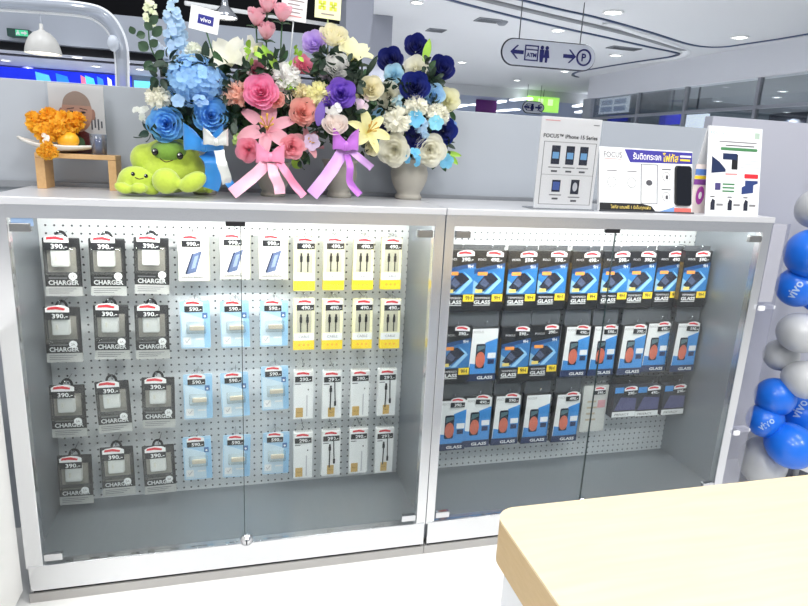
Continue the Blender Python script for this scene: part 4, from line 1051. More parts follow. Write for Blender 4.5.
def carnation(bm, M, r, rnd, n=64):
    """dense ruffled pompon"""
    b0 = len(bm.verts); add_ell(bm, (0, 0, 0), (r * .62,) * 3, 12); bm.verts.ensure_lookup_table()
    for v in bm.verts[b0:]: v.co = M @ v.co
    for i in range(n):
        z = 1 - 1.35 * (i + .5) / n; ph = i * 2.39996
        q = math.sqrt(max(0, 1 - z * z)); d = Vector((q * math.cos(ph), q * math.sin(ph), z))
        d = (d + Vector((rnd.uniform(-.2, .2), rnd.uniform(-.2, .2), rnd.uniform(-.1, .2)))).normalized()
        F_ = M @ frame(d * r * .42, d, rnd.random() * 6)
        flat_petal(bm, F_, r * .62, r * .24, R(78), R(rnd.uniform(20, 60)), n=4, m=4, cup=.7, tip=.72)
def flat_petal(bm, M, L, W, rise, curl, n=7, m=4, cup=.25, tip=.9):
    g = []
    for i in range(n + 1):
        u = i / n; a = rise - curl * u
        # integrate arc
        if i == 0: px, pz = 0.0, 0.0
        else: px += math.cos(a) * L / n; pz += math.sin(a) * L / n
        w = W * (math.sin(PI * min(1, u * tip + .04)) ** .75)
        g.append([bm.verts.new(M @ Vector((px, w * (-1 + 2 * j / m), pz + cup * W * (abs(-1 + 2 * j / m) ** 1.6) * .6 - (0 if j != m // 2 else W * .06)))) for j in range(m + 1)])
    for i in range(n):
        for j in range(m): bm.faces.new((g[i][j], g[i][j + 1], g[i + 1][j + 1], g[i + 1][j]))
def lily(bm, M, r, rnd, openness=1.0):
    for k in range(6):
        a = 2 * PI * k / 6 + .1
        flat_petal(bm, M @ Matrix.Rotation(a, 4, 'Z') @ Matrix.Translation((0, 0, -.55 * r)), r * 1.35, r * ((.30 if k % 2 else .24) if openness > .6 else .42), R(68 if openness < 1 else 58), R(35 + 55 * openness), cup=.5)
def stamens(bm, M, r):
    for k in range(6):
        a = 2 * PI * k / 6; p = [Vector((0, 0, -.4 * r)), Vector((math.cos(a) * r * .12, math.sin(a) * r * .12, .15 * r)), Vector((math.cos(a) * r * .26, math.sin(a) * r * .26, .5 * r))]
        add_tube(bm, [M @ q for q in p], [r * .02, r * .02, r * .045], 6)
def hydrangea(bm, M, r, rnd, n=105):
    b0 = len(bm.verts)
    add_ell(bm, (0, 0, 0), (r * .74,) * 3, 16)
    bm.verts.ensure_lookup_table()
    for v in bm.verts[b0:]: v.co = M @ v.co
    for i in range(n):
        z = 1 - 1.55 * (i + .5) / n; ph = i * 2.39996
        s = math.sqrt(max(0, 1 - z * z)); d = Vector((s * math.cos(ph), s * math.sin(ph), z))
        F_ = M @ frame(d * r * (.80 + .09 * math.sin(ph * 2 + z * 5) + .16 * rnd.random()), d + Vector((rnd.uniform(-.35, .35), rnd.uniform(-.35, .35), 0)), rnd.random() * 3)
        fr_ = r * .19 * (.9 + .3 * rnd.random())
        for k in range(4): flat_petal(bm, F_ @ Matrix.Rotation(k * PI / 2, 4, 'Z'), fr_, fr_ * .52, R(25), R(15), n=3, m=2, tip=.8)
def daisy(bm, M, r, rnd, n=5):
    for k in range(n): flat_petal(bm, M @ Matrix.Rotation(2 * PI * k / n, 4, 'Z'), r, r * .5, R(35), R(40), n=4, m=2, tip=.85)
def leaf(bm, M, L, W): flat_petal(bm, M, L, W, R(40), R(50), n=5, m=2, cup=.4, tip=.96)
GREEN = mat('leaf_green', (44, 78, 44), .5, var=.3, scale=30)
LIME = mat('leaf_lime', (150, 194, 70), .5, var=.15)
DKG = mat('leaf_dark', (30, 52, 38), .5, var=.25, scale=30)
STEMG = mat('stem_green', (58, 96, 56), .5)
PET = {}
def petal_mat(c):
    if c in PET: return PET[c]
    f = 1.0 if max(c) < 150 else min(1.22, 255 / max(c))
    k = .04 if max(c) < 150 or c[2] < 60 else (.3 if c[0] > c[2] else .16)
    mt = mat('petal_%d_%d_%d' % c, tuple(min(255, v * f + (255 - v * f) * k) for v in c), .55, 0, .10, 60, sheen=.1)
    nt = mt.node_tree; b = nt.nodes['Principled BSDF']; out = [n for n in nt.nodes if n.type == 'OUTPUT_MATERIAL'][0]
    tr = nt.nodes.new('ShaderNodeBsdfTranslucent'); mx = nt.nodes.new('ShaderNodeMixShader'); mx.inputs[0].default_value = .38
    nt.links.new(b.inputs['Base Color'].links[0].from_socket, tr.inputs['Color'])
    nt.links.new(b.outputs[0], mx.inputs[1]); nt.links.new(tr.outputs[0], mx.inputs[2]); nt.links.new(mx.outputs[0], out.inputs['Surface'])
    PET[c] = mt; return mt

class Bouquet:
    def __init__(s, lb, base_px, vase_prof, seed, centre_px, Yc, vase_mat):
        s.base = at_z(*base_px, ZT); s.t = thing('flower_arrangement', lb, 'flower arrangement', s.base, 0, 'flower arrangements on the cabinet'); s.r = random.Random(seed)
        s.Y = s.base.y if Yc is None else Yc
        s.c = at_y(*centre_px, s.Y) - s.base
        if vase_prof:
            s.vase = lathe('vase', s.t, vase_prof, vase_mat, 32)
    def P(s, px, py, dy=0.0): return at_y(px, py, s.Y + dy) - s.base
    def facing(s, p, up=0.15, k=1.6):
        v = (p - s.c); v.y = 0
        tocam = (CAM - (s.base + p)).normalized()
        return (tocam + v * k + Vector((0, 0, up))).normalized()
    def flower(s, kind, px, py, rpx, c, dy=-.05, name=None, spin=None, openness=1.0, face=None, label=None):
        p = s.P(px, py, dy); r = rpx * mpp(s.base + p)
        d = s.facing(p) if face is None else Vector(face).normalized()
        M = frame(p, d, s.r.random() * 6 if spin is None else spin)
        bm = bmesh.new()
        if kind == 'rose': rose(bm, M, r, s.r, openness)
        elif kind == 'carnation': carnation(bm, M, r, s.r)
        elif kind == 'lily': lily(bm, M, r, s.r, openness)
        elif kind == 'hydrangea': hydrangea(bm, M, r, s.r)
        elif kind == 'daisy': daisy(bm, M, r, s.r)
        elif kind == 'cluster':
            for i in range(9):
                q = Vector((s.r.uniform(-1, 1), s.r.uniform(-1, 1), s.r.uniform(0, .5))) * r * .75
                daisy(bm, M @ frame(q, Vector((q.x, q.y, r)), s.r.random() * 3), r * .42, s.r)
        o = mk(name or {'rose': 'rose', 'carnation': 'carnation', 'lily': 'lily', 'hydrangea': 'hydrangea', 'daisy': 'blossom', 'cluster': 'blossom_cluster'}[kind], bm, petal_mat(c), s.t)
        if label: o['label'] = label
        if kind == 'lily' and openness > .6:
            bm = bmesh.new(); stamens(bm, M, r); mk('stamens', bm, mat('stamen_gold', (206, 160, 60), .5), o)
        # stem back to the heart of the arrangement
        return o, p, r
    def stem(s, p, q, r=.0022):
        bm = bmesh.new(); add_tube(bm, spline([p, (p + q) / 2 + Vector((0, .01, .004)), q], 4), r, 6); return mk('stem', bm, STEMG, s.t)
    def foliage(s, spots, n, L, mt, name='foliage', dy=0.02, spread=.5):
        bm = bmesh.new()
        for px, py, rad in spots:
            p = s.P(px, py, dy)
            k = rad * mpp(s.base + p)
            for i in range(n):
                d = Vector((s.r.uniform(-1, 1), s.r.uniform(-1, .25), s.r.uniform(-.7, 1))).normalized()
                M = frame(p + d * k * s.r.uniform(.1, .8), d, s.r.random() * 6)
                l = L * s.r.uniform(.7, 1.2)
                leaf(bm, M @ Matrix.Rotation(R(-50), 4, 'Y'), l, l * .26)
        return mk(name, bm, mt, s.t)
    def leaf_at(s, px, py, px2, py2, wpx, mt=None, dy=-.02, name='leaf'):
        a, b = s.P(px, py, dy), s.P(px2, py2, dy - .01); L = (b - a).length
        x = (b - a).normalized(); n = (CAM - (s.base + a)).normalized(); yv = n.cross(x).normalized(); z = x.cross(yv)
        M = Matrix((x, yv, z)).transposed().to_4x4(); M.translation = a
        bm = bmesh.new(); flat_petal(bm, M, L, wpx * mpp(s.base + a) / 2, R(14), R(28), n=7, m=4, cup=.3, tip=.96)
        return mk(name, bm, mt or GREEN, s.t)
    def core(s, px, py, rx, ry, mt=DKG, dy=.05):
        p = s.P(px, py, dy); k = mpp(s.base + p)
        o = ell('floral_foam', s.t, p, (rx * k, min(rx, ry) * k * .55, ry * k), mt); o['label'] = 'dark green filler behind the flowers'
        bm = bmesh.new()
        for i in range(150):
            d = Vector((s.r.gauss(0, 1), s.r.gauss(-.5, .8), s.r.gauss(0, 1))).normalized()
            q = p + Vector((d.x * rx * k, d.y * min(rx, ry) * k * .55, d.z * ry * k)) * s.r.uniform(.85, 1.0)
            l = s.r.uniform(.02, .042)
            leaf(bm, frame(q, d, s.r.random() * 6) @ Matrix.Rotation(R(-35), 4, 'Y'), l, l * .3)
        mk('leaves', bm, GREEN, s.t)
    def bow(s, cx, cy, sp, wp, mt, dy=-.12, tilt=.25):
        c = s.P(cx, cy, dy); k = mpp(s.base + c); S, W = sp * k, wp * k
        bm = bmesh.new()
        for sg in (-1, 1):
            pr = None; n = 22
            for i in range(n + 1):
                a = 2 * PI * i / n
                x = sg * S * (1 - math.cos(a)) / 2; y = -math.sin(a) * S * .34 - .01
                root = (1 - math.cos(a)) / 2
                hw = W * (.22 + .5 * root ** .7) + W * .05 * math.sin(a * 3)
                lift = x * sg * tilt * .9 + (.10 * S if i > n / 2 else 0) * root
                row = [bm.verts.new(c + Vector((x, y + .002 * math.sin(j * 2.2 + i * .3), lift + hw * (-1 + .5 * j)))) for j in range(5)]
                if pr:
                    for j in range(4): bm.faces.new((pr[j], pr[j + 1], row[j + 1], row[j]))
                pr = row
        add_ell(bm, c + Vector((0, -.012, 0)), (W * .32, W * .26, W * .36), 12)
        return mk('ribbon_bow', bm, mt, s.t)
    def ribbon(s, pts, wpx, mt, name='ribbon', dys=None, side=None, parent=None):
        P_ = spline([s.P(x, y, d) for x, y, d in pts], 8)
        bm = bmesh.new(); pr = None; n = len(P_)
        for i, p in enumerate(P_):
            tdir = (P_[min(i + 1, n - 1)] - P_[max(i - 1, 0)]).normalized()
            nrm = (CAM - (s.base + p)).normalized() + Vector((math.sin(i * .35) * .35, 0, math.cos(i * .3) * .25))
            sd = tdir.cross(nrm).normalized() * (wpx * mpp(s.base + p) / 2)
            th = tdir.cross(sd).normalized() * .0006
            row = [bm.verts.new(p + sd), bm.verts.new(p + sd * .33 + th * 4), bm.verts.new(p - sd * .33 + th * 4), bm.verts.new(p - sd)]
            if pr:
                for k in range(3): bm.faces.new((pr[k], pr[k + 1], row[k + 1], row[k]))
            pr = row
        return mk(name, bm, mt, parent or s.t)

STONE = mat('vase_stone', (168, 164, 154), .5, var=.08, scale=25)
def vprof(h, r, k=1.0):
    return [(0, 0.0), (r * .66, 0), (r * .72, h * .05), (r * .66, h * .10), (r * .60, h * .16), (r * .74, h * .26), (r * .93, h * .48), (r * .98, h * .66), (r * .90, h * .80), (r * .88, h * .86), (r * 1.02, h * .97), (r * 1.0, h), (r * .86, h * .985), (r * .82, h * .8), (0, h * .6)]

# ---- A : blue arrangement, far left
SKY = (96, 168, 226); PALEB = (150, 190, 232); NAVYF = (30, 40, 130); CREAM = (242, 238, 216); WHITEF = (240, 240, 234); ICE = (178, 212, 232)
A = Bouquet('blue hydrangea and rose arrangement with blue ribbon beside the green plush toys', (205, 194), vprof(.11, .05), 3, (192, 100), .20, STONE)
A.core(190, 112, 26, 26)
hy, _0, _ = A.flower('hydrangea', 195, 82, 29, (132, 180, 226), -.05)
for v in hy.data.vertices: v.co.z = (v.co.z - _0.z) * .84 + _0.z
A.flower('rose', 166, 124, 17.5, SKY, -.07); A.flower('rose', 211, 116, 17.5, SKY, -.08)
A.flower('carnation', 158, 98, 12, CREAM, -.07); A.flower('cluster', 143, 113, 8, (222, 228, 214), -.04); A.flower('daisy', 178, 101, 7, PALEB, -.1)
A.flower('cluster', 202, 104, 8, PALEB, -.11)
# delphinium spikes and eucalyptus
for (x0, y0, x1, y1, c, nm, rr) in ((186, 62, 172, -4, (176, 206, 236), 'delphinium', 6.0), (176, 62, 166, 14, (168, 196, 228), 'delphinium', 5.5), (178, 70, 152, 40, (206, 216, 236), 'delphinium', 5)):
    bm = bmesh.new(); n = 18
    for i in range(n):
        u = i / (n - 1); p = A.P(x0 + (x1 - x0) * u + A.r.uniform(-3.5, 3.5), y0 + (y1 - y0) * u, -.0 + A.r.uniform(-.02, .02))
        daisy(bm, frame(p, (A.r.uniform(-.8, .8), -1, A.r.uniform(-.2, .5)), A.r.random() * 6), rr * (1.1 - .35 * u) * mpp(A.base + p), A.r)
    o = mk(nm, bm, petal_mat(c), A.t)
    bm = bmesh.new(); add_tube(bm, [A.P(x0, y0 + 30, .01), A.P(x0, y0, .01), A.P(x1, y1, .01)], .002, 6); mk('stem', bm, STEMG, o)
EUC = mat('eucalyptus', (52, 80, 56), .5, var=.2)
bm = bmesh.new(); add_tube(bm, spline([A.P(182, 100, .02), A.P(164, 70, .01), A.P(150, 45, .01), A.P(149, 10, .01)], 6), .002, 6)
eu = mk('eucalyptus_stem', bm, STEMG, A.t)
for px, py, px2, py2, w in ((148, 50, 138, 42, 11), (152, 62, 144, 70, 9), (157, 72, 148, 66, 9), (158, 80, 150, 84, 10), (160, 70, 168, 62, 9), (153, 36, 162, 26, 9), (152, 30, 144, 22, 8), (145, 34, 136, 36, 8), (156, 58, 164, 50, 8), (150, 24, 158, 15, 8), (162, 92, 152, 92, 9), (134, 34, 130, 26, 7), (150, 46, 158, 40, 8)):
    A.leaf_at(px, py, px2, py2, w, EUC)
BUDW = petal_mat((206, 216, 176)); bm = bmesh.new()
for i in range(22):
    p = A.P(150 + A.r.uniform(-6, 6), 2 + i * 1.2, .0); daisy(bm, frame(p, (A.r.uniform(-1, 1), -1, .4), 0), .008, A.r)
mk('green_blossoms', bm, BUDW, A.t)
A.flower('lily', 229, 56, 23, (244, 242, 214), -.02, face=(-.2, -.7, .8), openness=.5); A.flower('lily', 252, 60, 21, (246, 244, 226), -.02, face=(.75, -.7, .2), openness=.4)
A.flower('carnation', 194, 52, 9, (226, 230, 208), .0)
A.leaf_at(205, 62, 206, 40, 8, DKG); A.leaf_at(222, 70, 214, 50, 9, GREEN); A.leaf_at(232, 78, 250, 70, 8, GREEN); A.leaf_at(170, 134, 158, 142, 10, DKG); A.leaf_at(180, 138, 186, 150, 10, DKG)
A.foliage([(226, 92, 9), (228, 112, 9), (188, 118, 9), (150, 132, 7), (206, 66, 8), (170, 62, 8), (160, 78, 7), (232, 128, 8)], 9, .032, DKG, dy=-.075)
A.foliage([(220, 85, 18), (235, 75, 12), (180, 135, 14), (212, 135, 14)], 12, .04, GREEN)
BLUER = mat('ribbon_blue_satin', (46, 136, 212), .3, sheen=.3); SILV = mat('ribbon_silver', (214, 216, 212), .25, .2)
bow = A.bow(204, 146, 19, 17, BLUER, -.10, .5)
A.ribbon([(206, 152, -.10), (213, 162, -.12), (213, 178, -.12), (210, 189, -.12)], 17, BLUER, 'ribbon_tail', parent=bow)
A.ribbon([(226, 176, -.17), (230, 184, -.18), (236, 190, -.18)], 8, BLUER, 'ribbon_tail', parent=bow)
sb = A.bow(216, 142, 12, 11, SILV, -.135, .5)
A.ribbon([(219, 150, -.17), (222, 164, -.19), (226, 176, -.19), (227, 184, -.18)], 10, SILV, 'ribbon_tail', parent=sb)

# ---- B : pink arrangement
PINK = (232, 132, 158); HOT = (206, 92, 142); BABY = (240, 168, 184); PEACH = (240, 176, 154); SALM = (228, 152, 140); MAUVE = (176, 90, 116)
B = Bouquet('pink rose and lily arrangement with pink ribbon', (273, 196), vprof(.105, .055), 11, (270, 110), .19, STONE)
B.core(270, 112, 36, 36)
for px, py, sx, sy in ((256, 22, 258, 60), (267, 9, 266, 60), (282, 18, 280, 66), (266, 36, 268, 70)):
    o, p, r = B.flower('rose', px, py, 8.5, BABY, -.0, name='rosebud', openness=.5, face=(.05, -.55, .85))
    bm = bmesh.new(); add_tube(bm, [p - Vector((0, 0, r * .4)), B.P(sx, sy, .02), B.P(sx, sy + 40, .03)], .0022, 6); mk('stem', bm, STEMG, o)
    bm = bmesh.new()
    for k in range(5): leaf(bm, frame(p - Vector((0, 0, r * .75)), (.05, -.3, 1), 2 * PI * k / 5), r * 1.2, r * .3)
    mk('sepals', bm, STEMG, o)
B.flower('carnation', 286, 78, 15, WHITEF, -.05); B.flower('rose', 261, 92, 17, (222, 112, 158), -.10); B.flower('rose', 257, 72, 9, MAUVE, -.03, openness=.7)
B.flower('rose', 302, 66, 9, (198, 104, 134), -.03, openness=.7); B.flower('carnation', 237, 95, 13, PEACH, -.07); B.flower('rose', 303, 112, 14, SALM, -.09); B.flower('carnation', 300, 92, 9, (244, 226, 178), -.06)
B.flower('rose', 276, 100, 8, SALM, -.09, openness=.7); B.flower('cluster', 286, 99, 7, (240, 198, 180), -.07)
B.flower('lily', 267, 126, 26, (236, 142, 164), -.12, spin=.55, face=(-.05, -.92, .38))
B.flower('rose', 248, 150, 12, PINK, -.12); B.flower('rose', 292, 147, 12, (240, 146, 160), -.12)
B.flower('lily', 309, 142, 15, (192, 112, 122), -.08, openness=.7, face=(.35, -.8, .4))
B.flower('cluster', 240, 138, 8, (168, 206, 92), -.09, name='lime_blossom'); B.flower('cluster', 258, 50, 6, (196, 206, 120), .0, name='filler_bloom')
for q in ((250, 140, 232, 130, 8), (246, 130, 234, 145, 8), (285, 128, 300, 118, 8), (292, 160, 302, 168, 10), (300, 150, 310, 165, 9), (262, 146, 252, 138, 10), (270, 60, 262, 44, 7), (280, 62, 288, 50, 7), (276, 70, 270, 50, 8), (265, 66, 258, 46, 7)): B.leaf_at(*q, mt=B.r.choice([GREEN, GREEN, LIME]), dy=-.06)
B.foliage([(232, 118, 10), (236, 84, 9), (252, 72, 10), (312, 122, 10), (300, 160, 9), (258, 138, 9), (280, 140, 9), (274, 62, 9), (292, 108, 8)], 9, .034, DKG, dy=-.075)
for q in ((242, 142, 8), (284, 90, 7), (252, 52, 8), (296, 56, 8)): B.foliage([q], 8, .028, LIME, name='lime_sprig', dy=-.06)
B.foliage([(250, 112, 16), (285, 120, 16), (300, 130, 12), (240, 120, 14), (268, 70, 12), (290, 92, 12)], 14, .038, GREEN, dy=-.03)
PINKR = mat('ribbon_pink_satin', (232, 142, 176), .35, sheen=.3); PINKP = mat('ribbon_pale_pink', (244, 186, 206), .35, sheen=.3)
bow = B.bow(270, 157, 14, 13, PINKR, -.13, .3)
B.ribbon([(268, 162, -.14), (256, 174, -.17), (244, 184, -.18), (232, 193.5, -.185)], 12, PINKP, 'ribbon_tail', parent=bow)
B.ribbon([(272, 162, -.14), (274, 174, -.18), (279, 186, -.185), (280, 194, -.185)], 11, PINKP, 'ribbon_tail', parent=bow)
B.ribbon([(278, 160, -.14), (286, 172, -.17), (294, 184, -.18), (304, 196, -.19)], 8, PINKR, 'ribbon_tail', parent=bow)

# ---- C : purple and yellow arrangement
LAV = (186, 164, 218); PURF = (112, 72, 178); LEM = (246, 238, 168); BUFF = (244, 230, 196); BLUSH = (240, 214, 212)
Cq = Bouquet('purple rose and yellow lily arrangement with purple ribbon', (339, 197), vprof(.12, .058), 21, (342, 100), .20, STONE)
Cq.core(342, 100, 32, 36)
Cq.flower('rose', 314, 43, 12, LAV, -.0); Cq.flower('rose', 333, 40, 13, BUFF, -.0, openness=.8, face=(0, -.7, .7)); Cq.flower('lily', 353, 52, 19, (248, 240, 180), -.02, openness=.45, face=(.2, -.6, .8))
Cq.flower('rose', 337, 68, 12, WHITEF, -.05, openness=.8); Cq.flower('rose', 341, 94, 15, PURF, -.1); Cq.flower('rose', 328, 106, 9, (120, 84, 186), -.09, openness=.7)
Cq.flower('cluster', 335, 110, 8, (236, 236, 226), -.12); Cq.flower('rose', 335, 128, 12, (242, 222, 214), -.12, openness=.8, face=(-.1, -.8, .6)); Cq.flower('lily', 370, 130, 20, (226, 214, 132), -.11, spin=.2, openness=.9, face=(.2, -.85, .35))
Cq.flower('rose', 371, 89, 11, BUFF, -.06, openness=.8); Cq.flower('cluster', 361, 105, 9, (224, 196, 214), -.07); Cq.flower('carnation', 319, 95, 13, LEM, -.08); Cq.flower('rose', 325, 78, 7, (228, 214, 230), -.04)
Cq.flower('cluster', 327, 66, 7, (226, 222, 232), -.0); Cq.flower('rose', 372, 148, 7, BUFF, -.1, openness=.8); Cq.flower('daisy', 312, 142, 9, (206, 190, 226), -.1); Cq.flower('cluster', 358, 95, 6, (206, 210, 130), -.05)
Cq.leaf_at(318, 126, 322, 100, 10, petal_mat((96, 70, 160)), -.11, name='purple_petal'); Cq.leaf_at(366, 75, 378, 55, 6, DKG, .0); Cq.leaf_at(352, 72, 362, 54, 7, GREEN, .0); Cq.leaf_at(345, 66, 338, 48, 7, DKG, .0)
for q in ((322, 60, 312, 72, 8), (345, 80, 360, 72, 8), (330, 84, 318, 84, 8), (352, 116, 362, 118, 9), (345, 140, 356, 150, 9), (352, 130, 352, 112, 9), (372, 100, 380, 92, 7)): Cq.leaf_at(*q, mt=Cq.r.choice([GREEN, DKG, GREEN]), dy=-.05)
Cq.foliage([(324, 58, 9), (348, 70, 10), (356, 80, 9), (352, 116, 9), (322, 112, 8), (362, 148, 8), (318, 72, 8), (328, 142, 8)], 9, .033, DKG, dy=-.085)
Cq.foliage([(330, 60, 14), (348, 72, 14), (320, 80, 12), (350, 118, 14), (362, 88, 12), (325, 122, 12), (345, 110, 10)], 14, .036, DKG, dy=-.03)
PURR = mat('ribbon_purple_satin', (182, 106, 204), .35, sheen=.3); PURP2 = mat('ribbon_lilac', (206, 160, 222), .35, sheen=.3)
bow = Cq.bow(345, 146, 13, 14, PURR, -.13, .6)
Cq.ribbon([(344, 150, -.13), (334, 166, -.17), (324, 180, -.18), (312, 195, -.19)], 13, PURP2, 'ribbon_tail', parent=bow)
Cq.ribbon([(346, 152, -.13), (350, 166, -.17), (350, 182, -.17), (360, 195, -.18)], 7, PURR, 'ribbon_tail', parent=bow)
Cq.ribbon([(350, 150, -.13), (360, 158, -.16), (372, 168, -.16)], 7, PURP2, 'ribbon_tail', parent=bow)

# ---- D : blue and white vase at right
D = Bouquet('navy and white rose arrangement in a stone urn, rightmost bouquet', (408, 199), None, 31, (415, 108), None, STONE)
k = mpp(D.base); hv = 39 * k
D.vase = lathe('vase', D.t, vprof(hv, 19 * k), STONE, 32)
D.core(415, 112, 33, 42)
for px, py, r_, c, kd, op, dy in ((416, 48, 11, NAVYF, 'rose', .8, .02), (391, 62, 12, NAVYF, 'rose', .8, .0), (441, 70, 12, NAVYF, 'rose', .8, .0), (415, 87, 15, (34, 50, 148), 'rose', 1, -.08), (416, 136, 12, NAVYF, 'rose', 1, -.08), (444, 131, 13, (30, 48, 142), 'rose', 1, -.07), (381, 131, 10, NAVYF, 'rose', 1, -.06),
                                (416, 68, 12, CREAM, 'rose', 1, -.03), (388, 95, 13, CREAM, 'rose', 1, -.05), (448, 100, 12, (240, 236, 196), 'rose', 1, -.04), (416, 107, 12, CREAM, 'carnation', 1, -.09), (437, 116, 12, CREAM, 'carnation', 1, -.08), (397, 121, 14, CREAM, 'carnation', 1, -.09), (394, 150, 16, CREAM, 'rose', 1, -.09), (430, 150, 16, CREAM, 'rose', 1, -.09),
                                (394, 74, 10, ICE, 'rose', 1, -.04), (434, 95, 11, (150, 186, 216), 'rose', 1, -.06), (402, 103, 9, ICE, 'cluster', 1, -.07), (424, 128, 10, (168, 200, 230), 'cluster', 1, -.1),
                                (380, 116, 8, (120, 176, 222), 'daisy', 1, -.05), (416, 119, 9, (92, 178, 222), 'daisy', 1, -.11), (436, 123, 8, (120, 198, 226), 'daisy', 1, -.11), (411, 157, 9, (92, 178, 222), 'cluster', 1, -.1), (446, 161, 8, (104, 186, 226), 'daisy', 1, -.06), (379, 147, 8, (84, 162, 192), 'daisy', 1, -.06), (451, 125, 6, (86, 128, 190), 'daisy', 1, -.03)):
    D.flower(kd, px, py, r_, c, dy, openness=op)
for q, mt_ in (((424, 64, 430, 38, 8), LIME), ((446, 152, 462, 156, 5), LIME), ((440, 158, 446, 172, 6), GREEN), ((436, 160, 432, 170, 5), GREEN), ((446, 142, 458, 130, 4), LIME), ((396, 80, 382, 84, 8), DKG), ((432, 84, 446, 82, 9), DKG), ((385, 105, 378, 110, 8), DKG), ((400, 88, 396, 98, 8), DKG), ((440, 150, 448, 146, 8), DKG), ((455, 120, 450, 110, 5), GREEN), ((378, 104, 374, 92, 6), DKG), ((450, 155, 458, 165, 5), LIME), ((428, 70, 436, 60, 6), GREEN)):
    D.leaf_at(*q, mt=mt_, dy=-.04)
D.foliage([(402, 86, 7), (430, 104, 7), (404, 134, 7), (386, 108, 7), (446, 146, 7), (425, 66, 6), (380, 88, 7)], 8, .028, DKG, dy=-.075)
D.foliage([(400, 88, 14), (430, 82, 14), (408, 130, 14), (440, 145, 10), (384, 112, 10), (425, 105, 10)], 14, .034, DKG, dy=-.02)

# greeting cards on sticks
def stick_card(lb, px, py, wpx, hpx, Y, roll, foot, mt, stickm, decorate):
    p = at_y(px, py, Y); s = mpp(p); w, h = wpx * s / 2, hpx * s / 2
    f = at_y(*foot, Y + .004)
    t = thing('greeting_card', lb, 'card', f)
    M = Matrix.Translation(p - f) @ Matrix.Rotation(roll, 4, 'Y')
    bm = bmesh.new(); add_box(bm, -w, w, -.0015, .0015, -h, h, .0006, M=M); mk('card_face', bm, mt, t, smooth=False)
    decorate(t, M, w, h)
    tube('stick', t, [(0, .003, 0), tuple((p - f) + Vector((0, .003, -h * .5)))], .0022, stickm, 6)
def deco_vivo(t, M, w, h):
    bm = bmesh.new(); add_box(bm, -w * .45, w * .62, -.0024, -.0014, -h * .40, h * .40, M=M); o = mk('blue_patch', bm, mat('card_navy', (34, 36, 132), .4), t, smooth=False)
    text('lettering', o, 'vivo', w * .08, -.003, 0, WHITE, w=w * .75, bold=.02, M=M)
def deco_lines(t, M, w, h):
    rr = random.Random(2)
    for k in range(5):
        bm = bmesh.new(); z = h * (.7 - .33 * k); add_box(bm, -w * rr.uniform(.5, .8), w * rr.uniform(.4, .8), -.0024, -.0014, z - h * .05, z + h * .05, M=M); mk('text_line', bm, mat('card_text', (150, 140, 140), .5) if k < 4 else mat('faint_red', (214, 150, 150), .5), t, smooth=False)
def deco_yel(t, M, w, h):
    for x in (-.45, .4):
        bm = bmesh.new()
        for a, b in ((0, 0), (.16, .2), (-.16, .2), (.16, -.2), (-.16, -.2)): add_box(bm, w * (x + a) - w * .12, w * (x + a) + w * .12, -.0024, -.0014, h * (b) - h * .14, h * b + h * .14, M=M)
        mk('flower_print', bm, mat('card_lime', (206, 214, 60), .5), t, smooth=False)
    bm = bmesh.new(); add_box(bm, -w * .5, w * .5, -.0024, -.0014, -h * .7, -h * .6, M=M); mk('text_line', bm, mat('card_text', (150, 140, 140), .5), t, smooth=False)
CARDW = mat('card_white', (238, 238, 240), .45, var=.01)
stick_card('white card with small navy patch stuck above the white lily', 204.5, 20, 28, 22, .17, R(9), (215, 60), CARDW, STEMG, deco_vivo)
stick_card('white printed card on a clear stick behind the pink rosebuds', 294, 9, 25, 22, .2, R(4), (289, 72), CARDW, mat('stick_clear', (206, 212, 214), .2), deco_lines)
stick_card('pale yellow printed card on a green stick above the purple arrangement', 328, 6, 26, 24, .2, R(2), (328, 60), mat('card_yellow', (240, 240, 190), .45), mat('stick_lime', (168, 184, 130), .4), deco_yel)

# ---- marigolds on a curved dish
Yd = yb + .03
pd = at_y(58, 152, Yd)
t = thing('offering_dish', 'curved white boat shaped dish of marigolds on the wood bench', 'dish', (pd.x, Yd, bz))
s = mpp(pd)
bm = bmesh.new(); rows = []
for i in range(17):
    u = -1 + 2 * i / 16; x = u * 35 * s; z = .004 + (.030 if u < 0 else .014) * abs(u) ** 1.8; hw = .042 * (1 - abs(u) ** 2.4) + .006
    rows.append([bm.verts.new((x, hw * v, z + .018 * v * v * (1 - .6 * abs(u)))) for v in (-1, -.6, -.2, .2, .6, 1)])
for a, b in zip(rows, rows[1:]):
    for j in range(5): bm.faces.new((a[j], a[j + 1], b[j + 1], b[j]))
o = mk('dish_bowl', bm, mat('dish_white', (240, 237, 230), .25), t)
md = o.modifiers.new('thick', 'SOLIDIFY'); md.thickness = .003
# marigold blossoms, each its own thing
ORG = [(244, 184, 44), (246, 190, 54), (240, 174, 34)]
mg = 'marigold blossoms piled on the dish'
mrng = random.Random(8)
for px, py, rp, lb, dy in ((37, 124, 10, 'orange marigold at the left end of the pile', .0), (50, 119, 11, 'orange marigold at the top left of the pile', .01), (66, 124, 13, 'large orange marigold in the upper right of the pile', -.0), (77, 121, 9, 'orange marigold touching the portrait face at right', .01), (46, 133, 11, 'orange marigold in the lower left of the pile', -.03), (57, 128, 9, 'orange marigold in the middle front of the pile', -.035), (33, 118, 7, 'small orange marigold at the far left tip', .01)):
    p = at_y(px, py, Yd + dy); r = rp * mpp(p); bm = bmesh.new()
    carnation(bm, frame(Vector((0, 0, 0)), (CAM - p).normalized() + Vector((mrng.uniform(-.4, .4), 0, .3)), mrng.random() * 6), r, mrng)
    ob = mk('marigold', bm, petal_mat(mrng.choice(ORG))); ob.location = p; tag(ob, lb, 'marigold', mg)
